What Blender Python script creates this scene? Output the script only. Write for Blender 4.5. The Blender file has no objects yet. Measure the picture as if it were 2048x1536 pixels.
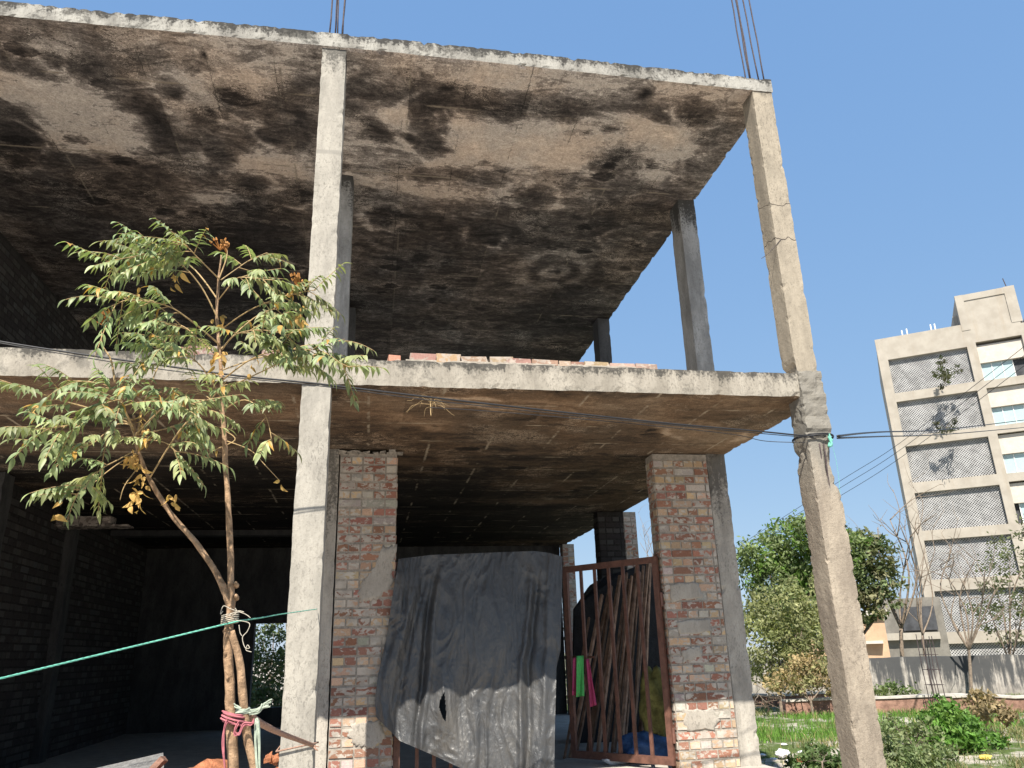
import bpy, math, random
import numpy as np
from mathutils import Vector, Matrix, noise as mn

random.seed(7); RNG = np.random.default_rng(7)
scene = bpy.context.scene
COL = scene.collection

# ---------------------------------------------------------------- camera model (world origin = camera eye, z up)
YAW, PITCH, ROLL, FPX = 0.1837, 0.3305, -0.0317, 1566.97
def _axes():
    cy, sy, cp, sp = math.cos(YAW), math.sin(YAW), math.cos(PITCH), math.sin(PITCH)
    f = Vector((sy*cp, cy*cp, sp)); r = Vector((cy, -sy, 0)); u = r.cross(f)
    cr, sr = math.cos(ROLL), math.sin(ROLL)
    return r*cr + u*sr, -r*sr + u*cr, f
RX, UX, FX = _axes()
def ray(px, py): return FX + RX*((px-1024)/FPX) + UX*((768-py)/FPX)
def P(px, py, Y): d = ray(px, py); return d*(Y/d.y)
def PZ(px, py, z): d = ray(px, py); return d*(z/d.z)
def PD(px, py, dist): d = ray(px, py); return d*(dist/math.hypot(d.x, d.y))

# key planes of the building, metres
D, Y2, Y3, Y4, YB = 5.98, 8.02, 11.73, 15.45, 15.75
ZM0, ZM1, ZU0, ZU1 = 2.04, 2.265, 5.315, 5.476
XAL, XAR, XBL, XBR = -0.5605, -0.3413, 3.6806, 3.8931
GZ, FZ = -1.45, -1.13

# ---------------------------------------------------------------- object helpers
class MB:
    def __init__(s): s.v = []; s.f = []; s.m = []; s.c = []
    def add(s, vs, fs, m=0, col=(1, 1, 1)):
        b = len(s.v); s.v += [tuple(v) for v in vs]
        s.f += [tuple(b+i for i in f) for f in fs]; s.m += [m]*len(fs); s.c += [col]*len(vs)
    def box(s, x0, x1, y0, y1, z0, z1, m=0, col=(1, 1, 1), j=0.0):
        vs = [(x, y, z) for z in (z0, z1) for y in (y0, y1) for x in (x0, x1)]
        if j: vs = [tuple(c+random.uniform(-j, j) for c in v) for v in vs]
        s.add(vs, [(0, 2, 3, 1), (4, 5, 7, 6), (0, 1, 5, 4), (2, 6, 7, 3), (0, 4, 6, 2), (1, 3, 7, 5)], m, col)
    def obox(s, o, ax, ay, az, m=0, col=(1, 1, 1), j=0.0):
        o, ax, ay, az = map(Vector, (o, ax, ay, az))
        vs = [o + ax*x + ay*y + az*z for z in (0, 1) for y in (0, 1) for x in (0, 1)]
        if j: vs = [v + Vector((random.uniform(-j, j), random.uniform(-j, j), random.uniform(-j, j))) for v in vs]
        s.add(vs, [(0, 2, 3, 1), (4, 5, 7, 6), (0, 1, 5, 4), (2, 6, 7, 3), (0, 4, 6, 2), (1, 3, 7, 5)], m, col)
    def tube(s, pts, r, n=8, m=0, col=(1, 1, 1), cap=True, wob=0.0):
        pts = [Vector(p) for p in pts]
        if not hasattr(r, '__len__'): r = [r]*len(pts)
        vs = []; prev = None
        for i, p in enumerate(pts):
            t = (pts[min(i+1, len(pts)-1)] - pts[max(i-1, 0)])
            if t.length < 1e-9: t = Vector((0, 0, 1))
            t.normalize()
            if prev is None:
                a = t.orthogonal().normalized()
            else:
                a = prev - t*prev.dot(t)
                a = a.normalized() if a.length > 1e-6 else t.orthogonal().normalized()
            prev = a; b = t.cross(a)
            for k in range(n):
                an = 2*math.pi*k/n
                rr = r[i]*(1 + (random.uniform(-wob, wob) if wob else 0))
                vs.append(p + (a*math.cos(an) + b*math.sin(an))*rr)
        fs = []
        for i in range(len(pts)-1):
            for k in range(n):
                k2 = (k+1) % n
                fs.append((i*n+k, i*n+k2, (i+1)*n+k2, (i+1)*n+k))
        if cap:
            fs.append(tuple(range(n-1, -1, -1))); fs.append(tuple((len(pts)-1)*n+k for k in range(n)))
        s.add(vs, fs, m, col)
    def build(s, name, mats, parent=None, smooth=False, tint=True):
        me = bpy.data.meshes.new(name)
        me.from_pydata(s.v, [], s.f)
        if not isinstance(mats, (list, tuple)): mats = [mats]
        for m in mats: me.materials.append(m)
        me.polygons.foreach_set('material_index', s.m)
        if smooth: me.polygons.foreach_set('use_smooth', [True]*len(s.f))
        if tint:
            at = me.color_attributes.new('tint', 'FLOAT_COLOR', 'POINT')
            a = np.ones((len(s.v), 4), np.float32); a[:, :3] = np.array(s.c, np.float32)
            at.data.foreach_set('color', a.ravel())
        me.update()
        o = bpy.data.objects.new(name, me); COL.objects.link(o)
        if parent: o.parent = parent
        return o

def tag(o, label=None, cat=None, group=None, kind=None):
    if label: o['label'] = label
    if cat: o['category'] = cat
    if group: o['group'] = group
    if kind: o['kind'] = kind
    return o
def empty(name, loc, label, cat, group=None):
    o = bpy.data.objects.new(name, None); COL.objects.link(o); o.empty_display_size = .2
    o.location = loc; return tag(o, label, cat, group)
def keep(child, root):           # parent without moving (root has only a location)
    child.parent = root; child.matrix_parent_inverse = Matrix.Translation(-Vector(root.location)); return child
def cr(pts, n=6):                # catmull-rom through points
    pts = [Vector(p) for p in pts]; out = []
    for i in range(len(pts)-1):
        p0, p1, p2, p3 = pts[max(i-1, 0)], pts[i], pts[i+1], pts[min(i+2, len(pts)-1)]
        for k in range(n):
            t = k/n
            out.append(0.5*((2*p1) + (p2-p0)*t + (2*p0-5*p1+4*p2-p3)*t*t + (3*p1-p0-3*p2+p3)*t**3))
    out.append(pts[-1]); return out
def lerp(a, b, t): return a + (b-a)*t
def rs(pts, n):                  # resample radius helper
    return [lerp(pts[0], pts[1], i/(n-1)) for i in range(n)]

# numpy value noise --------------------------------------------------------
_perm = RNG.permutation(512).astype(np.int64); _val = RNG.random(512)
def vnoise(x, y, z=0.0):
    x = np.asarray(x, float); y = np.asarray(y, float); z = np.zeros_like(x)+z
    xi, yi, zi = np.floor(x).astype(int), np.floor(y).astype(int), np.floor(z).astype(int)
    fx, fy, fz = x-xi, y-yi, z-zi
    fx, fy, fz = (t*t*t*(t*(t*6-15)+10) for t in (fx, fy, fz))
    def h(i, j, k): return _val[(_perm[(_perm[(_perm[i & 511]+j) & 511]+k) & 511])]
    r = 0
    for di in (0, 1):
        for dj in (0, 1):
            for dk in (0, 1):
                r = r + h(xi+di, yi+dj, zi+dk)*(fx if di else 1-fx)*(fy if dj else 1-fy)*(fz if dk else 1-fz)
    return r
def fbm(x, y, z=0.0, o=5, g=.5):
    s = 0; a = 1; t = 0; f = 1
    for i in range(o): s = s + a*vnoise(np.asarray(x)*f+i*17.3, np.asarray(y)*f+i*9.1, z*f+i*3.7); t += a; a *= g; f *= 2
    return s/t

# ---------------------------------------------------------------- materials
class NT:
    def __init__(s, name):
        s.mat = bpy.data.materials.new(name); s.mat.use_nodes = True
        s.t = s.mat.node_tree; s.t.nodes.clear()
        s.out = s.t.nodes.new('ShaderNodeOutputMaterial')
    def link(s, a, b): s.t.links.new(a, b)
    def n(s, typ, ins=None, **pr):
        nd = s.t.nodes.new(typ)
        for k, v in pr.items(): setattr(nd, k, v)
        for k, v in (ins or {}).items():
            sk = nd.inputs[k]
            if isinstance(v, bpy.types.NodeSocket): s.link(v, sk)
            else:
                try: sk.default_value = v
                except Exception: sk.default_value = tuple(v)+(1,)
        return nd
    def pos(s): return s.n('ShaderNodeNewGeometry').outputs['Position']
    def map(s, v, sc=(1, 1, 1), loc=(0, 0, 0), rot=(0, 0, 0)):
        return s.n('ShaderNodeMapping', {'Vector': v, 'Scale': sc, 'Location': loc, 'Rotation': rot}).outputs[0]
    def noise(s, v, sc, d=6, r=.6, dist=0):
        return s.n('ShaderNodeTexNoise', {'Vector': v, 'Scale': sc, 'Detail': d, 'Roughness': r, 'Distortion': dist}).outputs['Fac']
    def vor(s, v, sc, feat='F1'):
        return s.n('ShaderNodeTexVoronoi', {'Vector': v, 'Scale': sc}, feature=feat).outputs['Distance']
    def m(s, op, a, b=0.0, c=0.0, clamp=False):
        nd = s.n('ShaderNodeMath', None, operation=op, use_clamp=clamp)
        for i, v in enumerate((a, b, c)):
            if isinstance(v, bpy.types.NodeSocket): s.link(v, nd.inputs[i])
            else: nd.inputs[i].default_value = v
        return nd.outputs[0]
    def ss(s, v, a, b):              # smoothstep a..b -> 0..1
        return s.n('ShaderNodeMapRange', {'Value': v, 'From Min': a, 'From Max': b}, interpolation_type='SMOOTHSTEP').outputs[0]
    def ramp(s, v, stops, interp='LINEAR'):
        nd = s.n('ShaderNodeValToRGB', {'Fac': v}); cr_ = nd.color_ramp; cr_.interpolation = interp
        while len(cr_.elements) > 1: cr_.elements.remove(cr_.elements[-1])
        for i, (p, c) in enumerate(stops):
            e = cr_.elements[0] if i == 0 else cr_.elements.new(p)
            e.position = p; e.color = (c[0], c[1], c[2], 1) if hasattr(c, '__len__') else (c, c, c, 1)
        return nd.outputs['Color']
    def mix(s, f, a, b, blend='MIX'):
        nd = s.n('ShaderNodeMix', None, data_type='RGBA', blend_type=blend)
        for i, v in ((0, f), (6, a), (7, b)):
            if isinstance(v, bpy.types.NodeSocket): s.link(v, nd.inputs[i])
            else: nd.inputs[i].default_value = v if i == 0 else (tuple(v)+(1,))[:4]
        return nd.outputs[2]
    def attr(s, name='tint'): return s.n('ShaderNodeAttribute', None, attribute_name=name)
    def sep(s, v): return s.n('ShaderNodeSeparateXYZ', {'Vector': v}).outputs
    def bump(s, h, st=.5, dist=.01, normal=None):
        ins = {'Height': h, 'Strength': st, 'Distance': dist}
        if normal: ins['Normal'] = normal
        return s.n('ShaderNodeBump', ins).outputs[0]
    def fin(s, col, rough=.9, spec=.2, bump=None, metal=0, trans=0, transl_col=None):
        ins = {'Base Color': col, 'Roughness': rough, 'Specular IOR Level': spec, 'Metallic': metal}
        if bump: ins['Normal'] = bump
        p = s.n('ShaderNodeBsdfPrincipled', ins).outputs[0]
        if trans:
            ti = {'Color': transl_col if transl_col is not None else col}
            t = s.n('ShaderNodeBsdfTranslucent', ti).outputs[0]
            mx = s.n('ShaderNodeMixShader', {0: trans})
            s.link(p, mx.inputs[1]); s.link(t, mx.inputs[2]); p = mx.outputs[0]
        s.link(p, s.out.inputs['Surface']); return s.mat

def concrete(name, lo=(.36, .32, .25), hi=(.56, .51, .42), dark=.35, tops=(), cracks=(), soot=None, bumps=.5, joint=(), blotch=0):
    """weathered cement plaster; tops = (z, reach) algae stains hanging below a height, cracks = heights"""
    t = NT(name); p = t.pos(); z = t.sep(p)[2]
    n1 = t.noise(t.map(p, (1, 1, .35)), 5, 8, .65); n2 = t.noise(p, 38, 5, .7); n3 = t.noise(p, 140, 3, .6)
    st = t.noise(t.map(p, (1, 1, .14)), 8, 9, .74)
    c = t.mix(t.ss(n1, .32, .68), lo, hi)
    c = t.mix(t.m('MULTIPLY', t.ss(n2, .52, .75), .45), c, tuple(x*.55 for x in lo))
    c = t.mix(t.m('MULTIPLY', t.ss(st, .5, .75), dark), c, tuple(x*.42 for x in lo))
    n5 = t.noise(p, 2.3, 6, .6, .6)
    c = t.mix(t.m('MULTIPLY', t.ss(n5, .52, .7), .35), c, tuple(min(1, x*1.18) for x in hi))
    n7 = t.noise(t.map(p, (1, 1, .45)), 62, 4, .65, .8)
    c = t.mix(t.m('MULTIPLY', t.ss(n7, .5, .66), t.m('ADD', .16, t.m('MULTIPLY', t.ss(n5, .42, .62), .4))), c, tuple(x*.38 for x in lo))
    pit = t.ss(t.vor(p, 55), .16, .05); pit = t.m('MULTIPLY', pit, t.ss(n1, .45, .65))
    c = t.mix(t.m('MULTIPLY', pit, .6), c, (.1, .09, .075))
    if blotch:
        n6 = t.noise(t.map(p, (1, 1, 1.3)), 3.1, 9, .72, .5)
        k = t.ss(t.m('ADD', n6, t.m('MULTIPLY', t.m('SUBTRACT', n2, .5), .25)), .52, .64)
        c = t.mix(t.m('MULTIPLY', k, blotch), c, (.07, .067, .06))
    for zt, reach, amt in tops:
        h = t.m('DIVIDE', t.m('SUBTRACT', zt, z), reach)
        h = t.m('ADD', h, t.m('MULTIPLY', t.m('SUBTRACT', st, .5), 2.2))
        h = t.m('ADD', h, t.m('ADD', t.m('MULTIPLY', t.m('SUBTRACT', n2, .5), 2.2), t.m('MULTIPLY', t.m('SUBTRACT', n1, .5), 2.0)))
        k = t.m('MULTIPLY', t.ss(h, .75, .15), t.ss(t.m('SUBTRACT', zt+.02, z), 0, .01))
        k = t.m('MULTIPLY', k, t.m('LESS_THAN', t.m('SUBTRACT', zt, z), reach*2.5))
        c = t.mix(t.m('MULTIPLY', k, amt), c, (.035, .034, .032))
    hgt = t.m('ADD', t.m('MULTIPLY', n2, .6), t.m('MULTIPLY', n3, .35))
    hgt = t.m('SUBTRACT', hgt, t.m('MULTIPLY', pit, .5))
    for zc, w in cracks:
        wob = t.m('MULTIPLY', t.m('SUBTRACT', t.noise(t.map(p, (1, 1, .2)), 7, 4, .5), .5), .22)
        dd = t.m('ABSOLUTE', t.m('SUBTRACT', t.m('ADD', z, wob), zc))
        k = t.ss(dd, w, w*.3)
        c = t.mix(k, c, (.06, .05, .045)); hgt = t.m('SUBTRACT', hgt, k)
    for zj, w in joint:
        dd = t.m('ABSOLUTE', t.m('SUBTRACT', t.m('ADD', z, t.m('MULTIPLY', t.m('SUBTRACT', n1, .5), .03)), zj))
        k = t.ss(dd, w, w*.4); c = t.mix(t.m('MULTIPLY', k, .6), c, (.2, .19, .17))
    if soot:                       # soot / damp growing upward from z0 to z1
        z0, z1, colr = soot
        h = t.ss(t.m('ADD', z, t.m('MULTIPLY', t.m('SUBTRACT', st, .5), (z1-z0)*1.3)), z0, z1)
        c = t.mix(h, c, colr)
    return t.fin(c, .92, .15, t.bump(hgt, bumps, .012))

def soffit(name, stops, lines, spread=.46, sc=1.0):
    """fire-blackened formwork underside: traced stain field + noise -> ramp, board joints with lime bleeding through"""
    t = NT(name); p = t.pos(); v = t.attr('stain').outputs['Fac']
    q = t.map(p, (.55, 1.25, 1)); 
    a = t.noise(q, 3.2*sc, 9, .68, 1.6); b = t.noise(t.map(p, (.6, 1.6, 1)), 19*sc, 5, .7); g = t.noise(p, 75, 4, .7)
    w = t.m('ADD', v, t.m('MULTIPLY', t.m('SUBTRACT', a, .5), spread*1.7))
    w = t.m('ADD', w, t.m('MULTIPLY', t.m('SUBTRACT', b, .5), spread*.75))
    w = t.m('ADD', w, t.m('MULTIPLY', t.m('SUBTRACT', g, .5), spread*.35))
    # round damp blooms
    bl = t.vor(t.map(p, (1.0, 1.5, 1)), 1.5); bl = t.m('ADD', bl, t.m('MULTIPLY', t.m('SUBTRACT', b, .5), .35))
    bm = t.ss(t.noise(p, .8, 3, .5), .5, .62)
    w = t.m('SUBTRACT', w, t.m('MULTIPLY', t.m('MULTIPLY', t.ss(bl, .36, .12), .2), bm))
    ring = t.m('MULTIPLY', t.ss(bl, .2, .25), t.ss(bl, .31, .26)); w = t.m('ADD', w, t.m('MULTIPLY', t.m('MULTIPLY', ring, bm), .16))
    w = t.m('ADD', w, t.m('MULTIPLY', t.m('SUBTRACT', t.noise(t.map(p, (.9, 1.3, 1)), 5.5*sc, 8, .72, 1.2), .5), spread*1.3))
    xx, yy, zz = t.sep(p)[0:3]
    cell = t.n('ShaderNodeCombineXYZ', {0: t.m('FLOOR', t.m('DIVIDE', t.m('ADD', xx, .35+.61), 1.22)), 1: t.m('FLOOR', t.m('DIVIDE', t.m('ADD', yy, .2+.31), .62)), 2: 0.0}).outputs[0]
    wn = t.n('ShaderNodeTexWhiteNoise', {'Vector': cell}).outputs['Value']
    w = t.m('ADD', w, t.m('MULTIPLY', t.m('SUBTRACT', wn, .5), .13))
    c = t.ramp(w, stops)
    e1 = t.ss(t.noise(p, 1.4, 6, .65), .48, .62)
    for lv, wd, am in ((.40, .013, .75), (.30, .010, .55), (.475, .012, .75), (.22, .007, .3)):
        kk = t.ss(t.m('ABSOLUTE', t.m('SUBTRACT', w, lv)), wd*1.8, wd*.3); c = t.mix(t.m('MULTIPLY', t.m('MULTIPLY', kk, e1), am), c, stops[-1][1])
    c = t.mix(1.0, c, t.mix(t.ss(t.noise(p, .9, 5, .6), .38, .62), (1.05, .98, .93), (.96, .98, 1.01)), 'MULTIPLY')
    gr = t.m('ADD', t.m('MULTIPLY', t.m('SUBTRACT', g, .5), 1.5), t.m('MULTIPLY', t.m('SUBTRACT', t.noise(p, 27, 5, .7), .5), 1.3))
    gr = t.m('ADD', 1.0, gr); c = t.mix(1.0, c, t.n('ShaderNodeCombineXYZ', {0: gr, 1: gr, 2: gr}).outputs[0], 'MULTIPLY')
    x, y, z = t.sep(p)[0:3]
    hh = t.m('MULTIPLY', g, .5)
    for ax, per, off, wd, amt, colr in lines:
        s_ = x if ax == 'x' else y
        wobn = t.m('MULTIPLY', t.m('SUBTRACT', b, .5), .05)
        fr = t.m('FRACT', t.m('DIVIDE', t.m('ADD', t.m('ADD', s_, wobn), off), per))
        dd = t.m('MULTIPLY', t.m('ABSOLUTE', t.m('SUBTRACT', fr, .5)), per)
        k = t.ss(dd, wd, wd*.25)
        br = t.noise(t.map(p, (1.3, 1.3, 1), (off*7, 3, 1)), 1.7, 5, .65)
        k = t.m('MULTIPLY', k, t.ss(br, .50, .62))
        c = t.mix(t.m('MULTIPLY', k, amt), c, colr)
        hh = t.m('ADD', hh, t.m('MULTIPLY', t.ss(dd, .006, .001), .6))
    hh = t.m('ADD', hh, t.m('MULTIPLY', a, .8))
    return t.fin(c, .93, .12, t.bump(hh, .45, .02))

def simple(name, col, rough=.85, spec=.25, var=.25, sc=12, bumps=.3, metal=0, bd=.006, use_tint=False):
    t = NT(name); p = t.pos(); n1 = t.noise(p, sc, 7, .65); n2 = t.noise(p, sc*6, 4, .6)
    base = t.attr().outputs['Color'] if use_tint else None
    lo = tuple(c*(1-var) for c in col); hi = tuple(min(1, c*(1+var)) for c in col)
    c = t.mix(t.ss(n1, .3, .7), lo, hi)
    if use_tint: c = t.mix(1.0, c, base, 'MULTIPLY')
    c = t.mix(t.m('MULTIPLY', t.ss(n2, .5, .75), .3), c, tuple(x*.5 for x in col))
    return t.fin(c, rough, spec, t.bump(t.m('ADD', n1, t.m('MULTIPLY', n2, .4)), bumps, bd), metal)

def leafmat(name, trans=.35, rough=.45, spec=.5):
    t = NT(name); a = t.attr().outputs['Color']; p = t.pos()
    c = t.mix(t.ss(t.noise(p, 30, 3, .5), .35, .7), t.mix(1.0, a, (.75, .8, .7), 'MULTIPLY'), t.mix(1.0, a, (1.15, 1.12, 1.0), 'MULTIPLY'))
    return t.fin(c, rough, spec, None, 0, trans, t.mix(1.0, c, (1.3, 1.35, .6), 'MULTIPLY'))

def brickmat(name, dirt=1.0, smear=.5, mortar=(.34, .30, .25), soot=False):
    t = NT(name); p = t.pos(); a = t.attr().outputs['Color']
    n1 = t.noise(p, 9, 6, .6); n2 = t.noise(t.map(p, (1, 1, 1.5)), 15, 7, .6, .4); n3 = t.noise(p, 90, 4, .7)
    n4 = t.noise(t.map(p, (1, 1, .8)), 2.2, 4, .6)
    c = t.mix(t.m('MULTIPLY', t.ss(n3, .4, .75), .5), a, t.mix(1.0, a, (.55, .5, .48), 'MULTIPLY'))
    cov = t.m('ADD', n2, t.m('MULTIPLY', t.m('SUBTRACT', n4, .5), .55))
    k = t.ss(cov, smear, smear+.06)
    mc = t.mix(t.ss(n1, .3, .7), tuple(x*.78 for x in mortar), tuple(x*1.15 for x in mortar))
    c = t.mix(t.m('MULTIPLY', k, .9), c, mc)
    h = t.m('ADD', t.m('MULTIPLY', n2, .7), t.m('MULTIPLY', n3, .5))
    return t.fin(c, .93, .12, t.bump(h, .6, .008))

M = {}
M['fascia_roof'] = concrete('fascia_roof', (0.202, 0.194, 0.176), (0.332, 0.323, 0.294), .6, [(ZU1+.02, .15, .95)], blotch=.85)
M['fascia_floor'] = concrete('fascia_floor', (0.219, 0.199, 0.167), (0.340, 0.313, 0.267), .45, [(ZM1+.02, .13, .85)], blotch=.45)
M['col'] = concrete('column_cement', (0.242, 0.228, 0.201), (0.356, 0.335, 0.294), .25, [(ZU0+.01, .35, .75)], joint=[(4.2, .03)])
M['col_corner'] = concrete('corner_column_cement', (0.215, 0.189, 0.151), (0.327, 0.287, 0.228), .25, [(ZU0+.01, .12, .5)], cracks=[(4.02, .006), (3.62, .007)])
M['col_low'] = concrete('corner_column_worn', (0.211, 0.179, 0.144), (0.330, 0.284, 0.226), .3, [], soot=(1.05, 1.75, (.19, .178, .155)), bumps=.9)
M['col_in'] = concrete('inner_column_cement', (.20, .20, .195), (.34, .34, .33), .5, [(ZU0, .6, .9)], bumps=.4)
M['col_shop'] = concrete('shop_column_cement', (.27, .25, .22), (.43, .40, .35), .45, [(ZM0, 1.0, .7)], bumps=.5)
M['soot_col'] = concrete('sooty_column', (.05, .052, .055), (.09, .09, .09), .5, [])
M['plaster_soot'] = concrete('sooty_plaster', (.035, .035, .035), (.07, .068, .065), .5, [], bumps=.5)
M['floor_top'] = concrete('pale_bounce_floor', (.45, .41, .36), (.58, .53, .47), .1, [], bumps=.2)  # unseen slab top, made pale to bounce light up to the roof soffit
M['floor'] = concrete('cement_floor', (.33, .30, .26), (.45, .41, .36), .2, [], bumps=.3)
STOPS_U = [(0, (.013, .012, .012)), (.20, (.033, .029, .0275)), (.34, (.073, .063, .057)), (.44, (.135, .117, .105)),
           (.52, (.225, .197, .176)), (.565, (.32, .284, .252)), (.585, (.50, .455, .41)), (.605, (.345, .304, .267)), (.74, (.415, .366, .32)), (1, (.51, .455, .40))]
LIN_U = [('y', 1.25, .2, .02, .8, (.20, .17, .135)), ('x', 1.22, .35, .015, .6, (.19, .165, .13)), ('x', .61, .1, .006, .8, (.012, .011, .01))]
M['soffit_roof'] = soffit('burnt_soffit_roof', STOPS_U, LIN_U, .46)
STOPS_L = [(0, (.009, .0085, .008)), (.25, (.028, .023, .019)), (.42, (.085, .061, .042)), (.58, (.14, .098, .065)), (.75, (.235, .172, .117)), (1, (.42, .335, .25))]  # brown stops also carry the orange light bounced from the ground
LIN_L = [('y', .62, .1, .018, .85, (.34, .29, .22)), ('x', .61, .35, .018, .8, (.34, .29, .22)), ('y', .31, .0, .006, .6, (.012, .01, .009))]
M['soffit_floor'] = soffit('burnt_soffit_floor', STOPS_L, LIN_L, .38, .8)
M['brick'] = brickmat('pier_brick', smear=.475, mortar=(.41, .38, .335))
M['mortar'] = simple('pier_mortar', (.29, .262, .225), .95, .1, .25, 25, .6)
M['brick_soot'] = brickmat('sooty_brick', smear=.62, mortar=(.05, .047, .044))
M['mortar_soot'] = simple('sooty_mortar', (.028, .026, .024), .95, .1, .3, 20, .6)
M['brick_dust'] = brickmat('dusty_brick', smear=.50, mortar=(.36, .31, .265))
M['patch'] = concrete('cement_patch', (.29, .265, .23), (.39, .36, .315), .2, [], bumps=.5)
M['rebar'] = simple('rebar_steel', (.055, .04, .042), .7, .4, .4, 40, .4)
M['gate'] = simple('gate_oxide_paint', (.13, .062, .045), .55, .4, .3, 14, .3)
M['pole'] = simple('weathered_wood', (.30, .20, .14), .85, .2, .4, 9, .5, use_tint=True)
M['bark'] = simple('neem_bark', (.30, .20, .125), .9, .12, .45, 26, .9, bd=.012)
M['twig'] = simple('green_twig', (.34, .24, .12), .7, .3, .3, 30, .3)
M['leaf'] = leafmat('neem_leaf', .28, .48, .45)
M['dry'] = leafmat('dry_leaf', .3, .7, .2)
M['bgleaf'] = leafmat('far_leaf', .32, .6, .3)
M['wood'] = simple('grey_branch', (.20, .16, .125), .9, .15, .3, 20, .4)
M['cable'] = simple('black_cable', (.016, .017, .02), .5, .4, .2, 30, .1)
M['rope_green'] = simple('green_rope', (.15, .45, .35), .7, .3, .2, 90, .5)
M['twine'] = simple('white_twine', (.42, .385, .32), .8, .2, .2, 60, .4)
M['rope_brown'] = simple('jute_rope', (.30, .19, .145), .9, .1, .3, 70, .7)
M['pink'] = simple('faded_pink_cloth', (.37, .13, .15), .9, .1, .25, 40, .5)
M['pale_cloth'] = simple('pale_green_cloth', (.33, .38, .31), .9, .1, .2, 40, .5)
M['green_rag'] = simple('green_rag', (.09, .44, .13), .85, .2, .15, 40, .5)
M['magenta_rag'] = simple('magenta_rag', (.38, .06, .15), .85, .2, .15, 40, .5)
M['sack'] = simple('woven_sack', (.20, .19, .06), .8, .3, .5, 9, .8, bd=.02)
M['blue'] = simple('blue_plastic', (.045, .12, .30), .5, .5, .3, 12, .8, bd=.02)
M['white_trash'] = simple('white_plastic', (.75, .76, .78), .5, .4, .1, 20, .5)
M['yellow_trash'] = simple('yellow_wrapper', (.72, .55, .12), .6, .3, .15, 20, .5)
M['dark_sheet'] = simple('dark_sheet', (.015, .016, .018), .7, .3, .3, 6, .8, bd=.03)
M['red_soil'] = simple('red_brick_dust', (.36, .15, .08), .95, .1, .35, 14, .9, bd=.03)
M['grey_slab'] = simple('grey_concrete_lump', (.16, .16, .16), .95, .1, .3, 30, .9, bd=.015)
M['dry_grass'] = leafmat('dry_brush', .25, .8, .1)
M['grass'] = leafmat('grass_blade', .3, .6, .25)

# ground: dusty soil, paled to bounce light up to the soffits, with grassy patches
t = NT('soil'); p = t.pos()
n1 = t.noise(p, .55, 8, .6); n2 = t.noise(p, 5, 8, .7); n3 = t.noise(p, 40, 5, .7)
c = t.mix(t.ss(n2, .3, .7), (.41, .37, .315), (.52, .475, .42))
c = t.mix(t.m('MULTIPLY', t.ss(n3, .5, .7), .5), c, (.15, .11, .075))
rgt = t.m('MULTIPLY', t.ss(t.sep(p)[0], 3.6, 5.0), t.ss(t.sep(p)[1], 6.5, 9.0))
c = t.mix(t.m('MULTIPLY', t.ss(t.m('ADD', n1, t.m('MULTIPLY', t.m('SUBTRACT', n2, .5), .5)), .42, .56), rgt), c, t.mix(n3, (.055, .085, .025), (.11, .15, .045)))
M['ground'] = t.fin(c, .95, .1, t.bump(t.m('ADD', n2, n3), .6, .03))

# plastic tarpaulin
t = NT('black_polythene'); p = t.pos()
n1 = t.noise(p, 4, 6, .6); n2 = t.noise(t.map(p, (1, 1, .35)), 14, 5, .55, 1.6); n3 = t.noise(t.map(p, (1, 1, .5)), 60, 3, .5, 1.0)
c = t.mix(t.ss(n1, .3, .7), (.035, .037, .04), (.052, .053, .055)); c = t.mix(t.m('MULTIPLY', t.ss(n2, .55, .75), .3), c, (.085, .083, .08))
c = t.mix(t.m('MULTIPLY', t.ss(t.noise(t.map(p, (1, 1, .5)), 2.6, 7, .7), .5, .72), .45), c, (.13, .118, .10))
hb = t.m('ADD', t.m('MULTIPLY', t.m('ABSOLUTE', t.m('SUBTRACT', n2, .5)), 2.0), t.m('MULTIPLY', t.m('ABSOLUTE', t.m('SUBTRACT', n3, .5)), .5))
M['tarp'] = t.fin(c, t.m('ADD', .33, t.m('MULTIPLY', n1, .2)), .7, t.bump(hb, .5, .016))

# boundary wall: pale plaster, algae drips
t = NT('stained_boundary'); p = t.pos(); z = t.sep(p)[2]
st = t.noise(t.map(p, (1, 1, .10)), 6, 7, .75); n2 = t.noise(p, 5, 7, .7); n3 = t.noise(p, 1.1, 4, .6)
c = t.mix(t.ss(n2, .3, .7), (.29, .265, .235), (.46, .43, .39))
h = t.m('ADD', t.m('MULTIPLY', t.m('SUBTRACT', -.42, z), .75), t.m('MULTIPLY', t.m('SUBTRACT', st, .5), 2.6))
h = t.m('ADD', h, t.m('MULTIPLY', t.m('SUBTRACT', n3, .5), 1.4))
c = t.mix(t.m('MULTIPLY', t.ss(h, .75, .2), .95), c, (.055, .058, .062))
c = t.mix(t.m('MULTIPLY', t.ss(z, -1.05, -1.4), .5), c, (.16, .15, .135))
M['bwall'] = t.fin(c, .95, .1, t.bump(n2, .4, .02))

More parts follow.
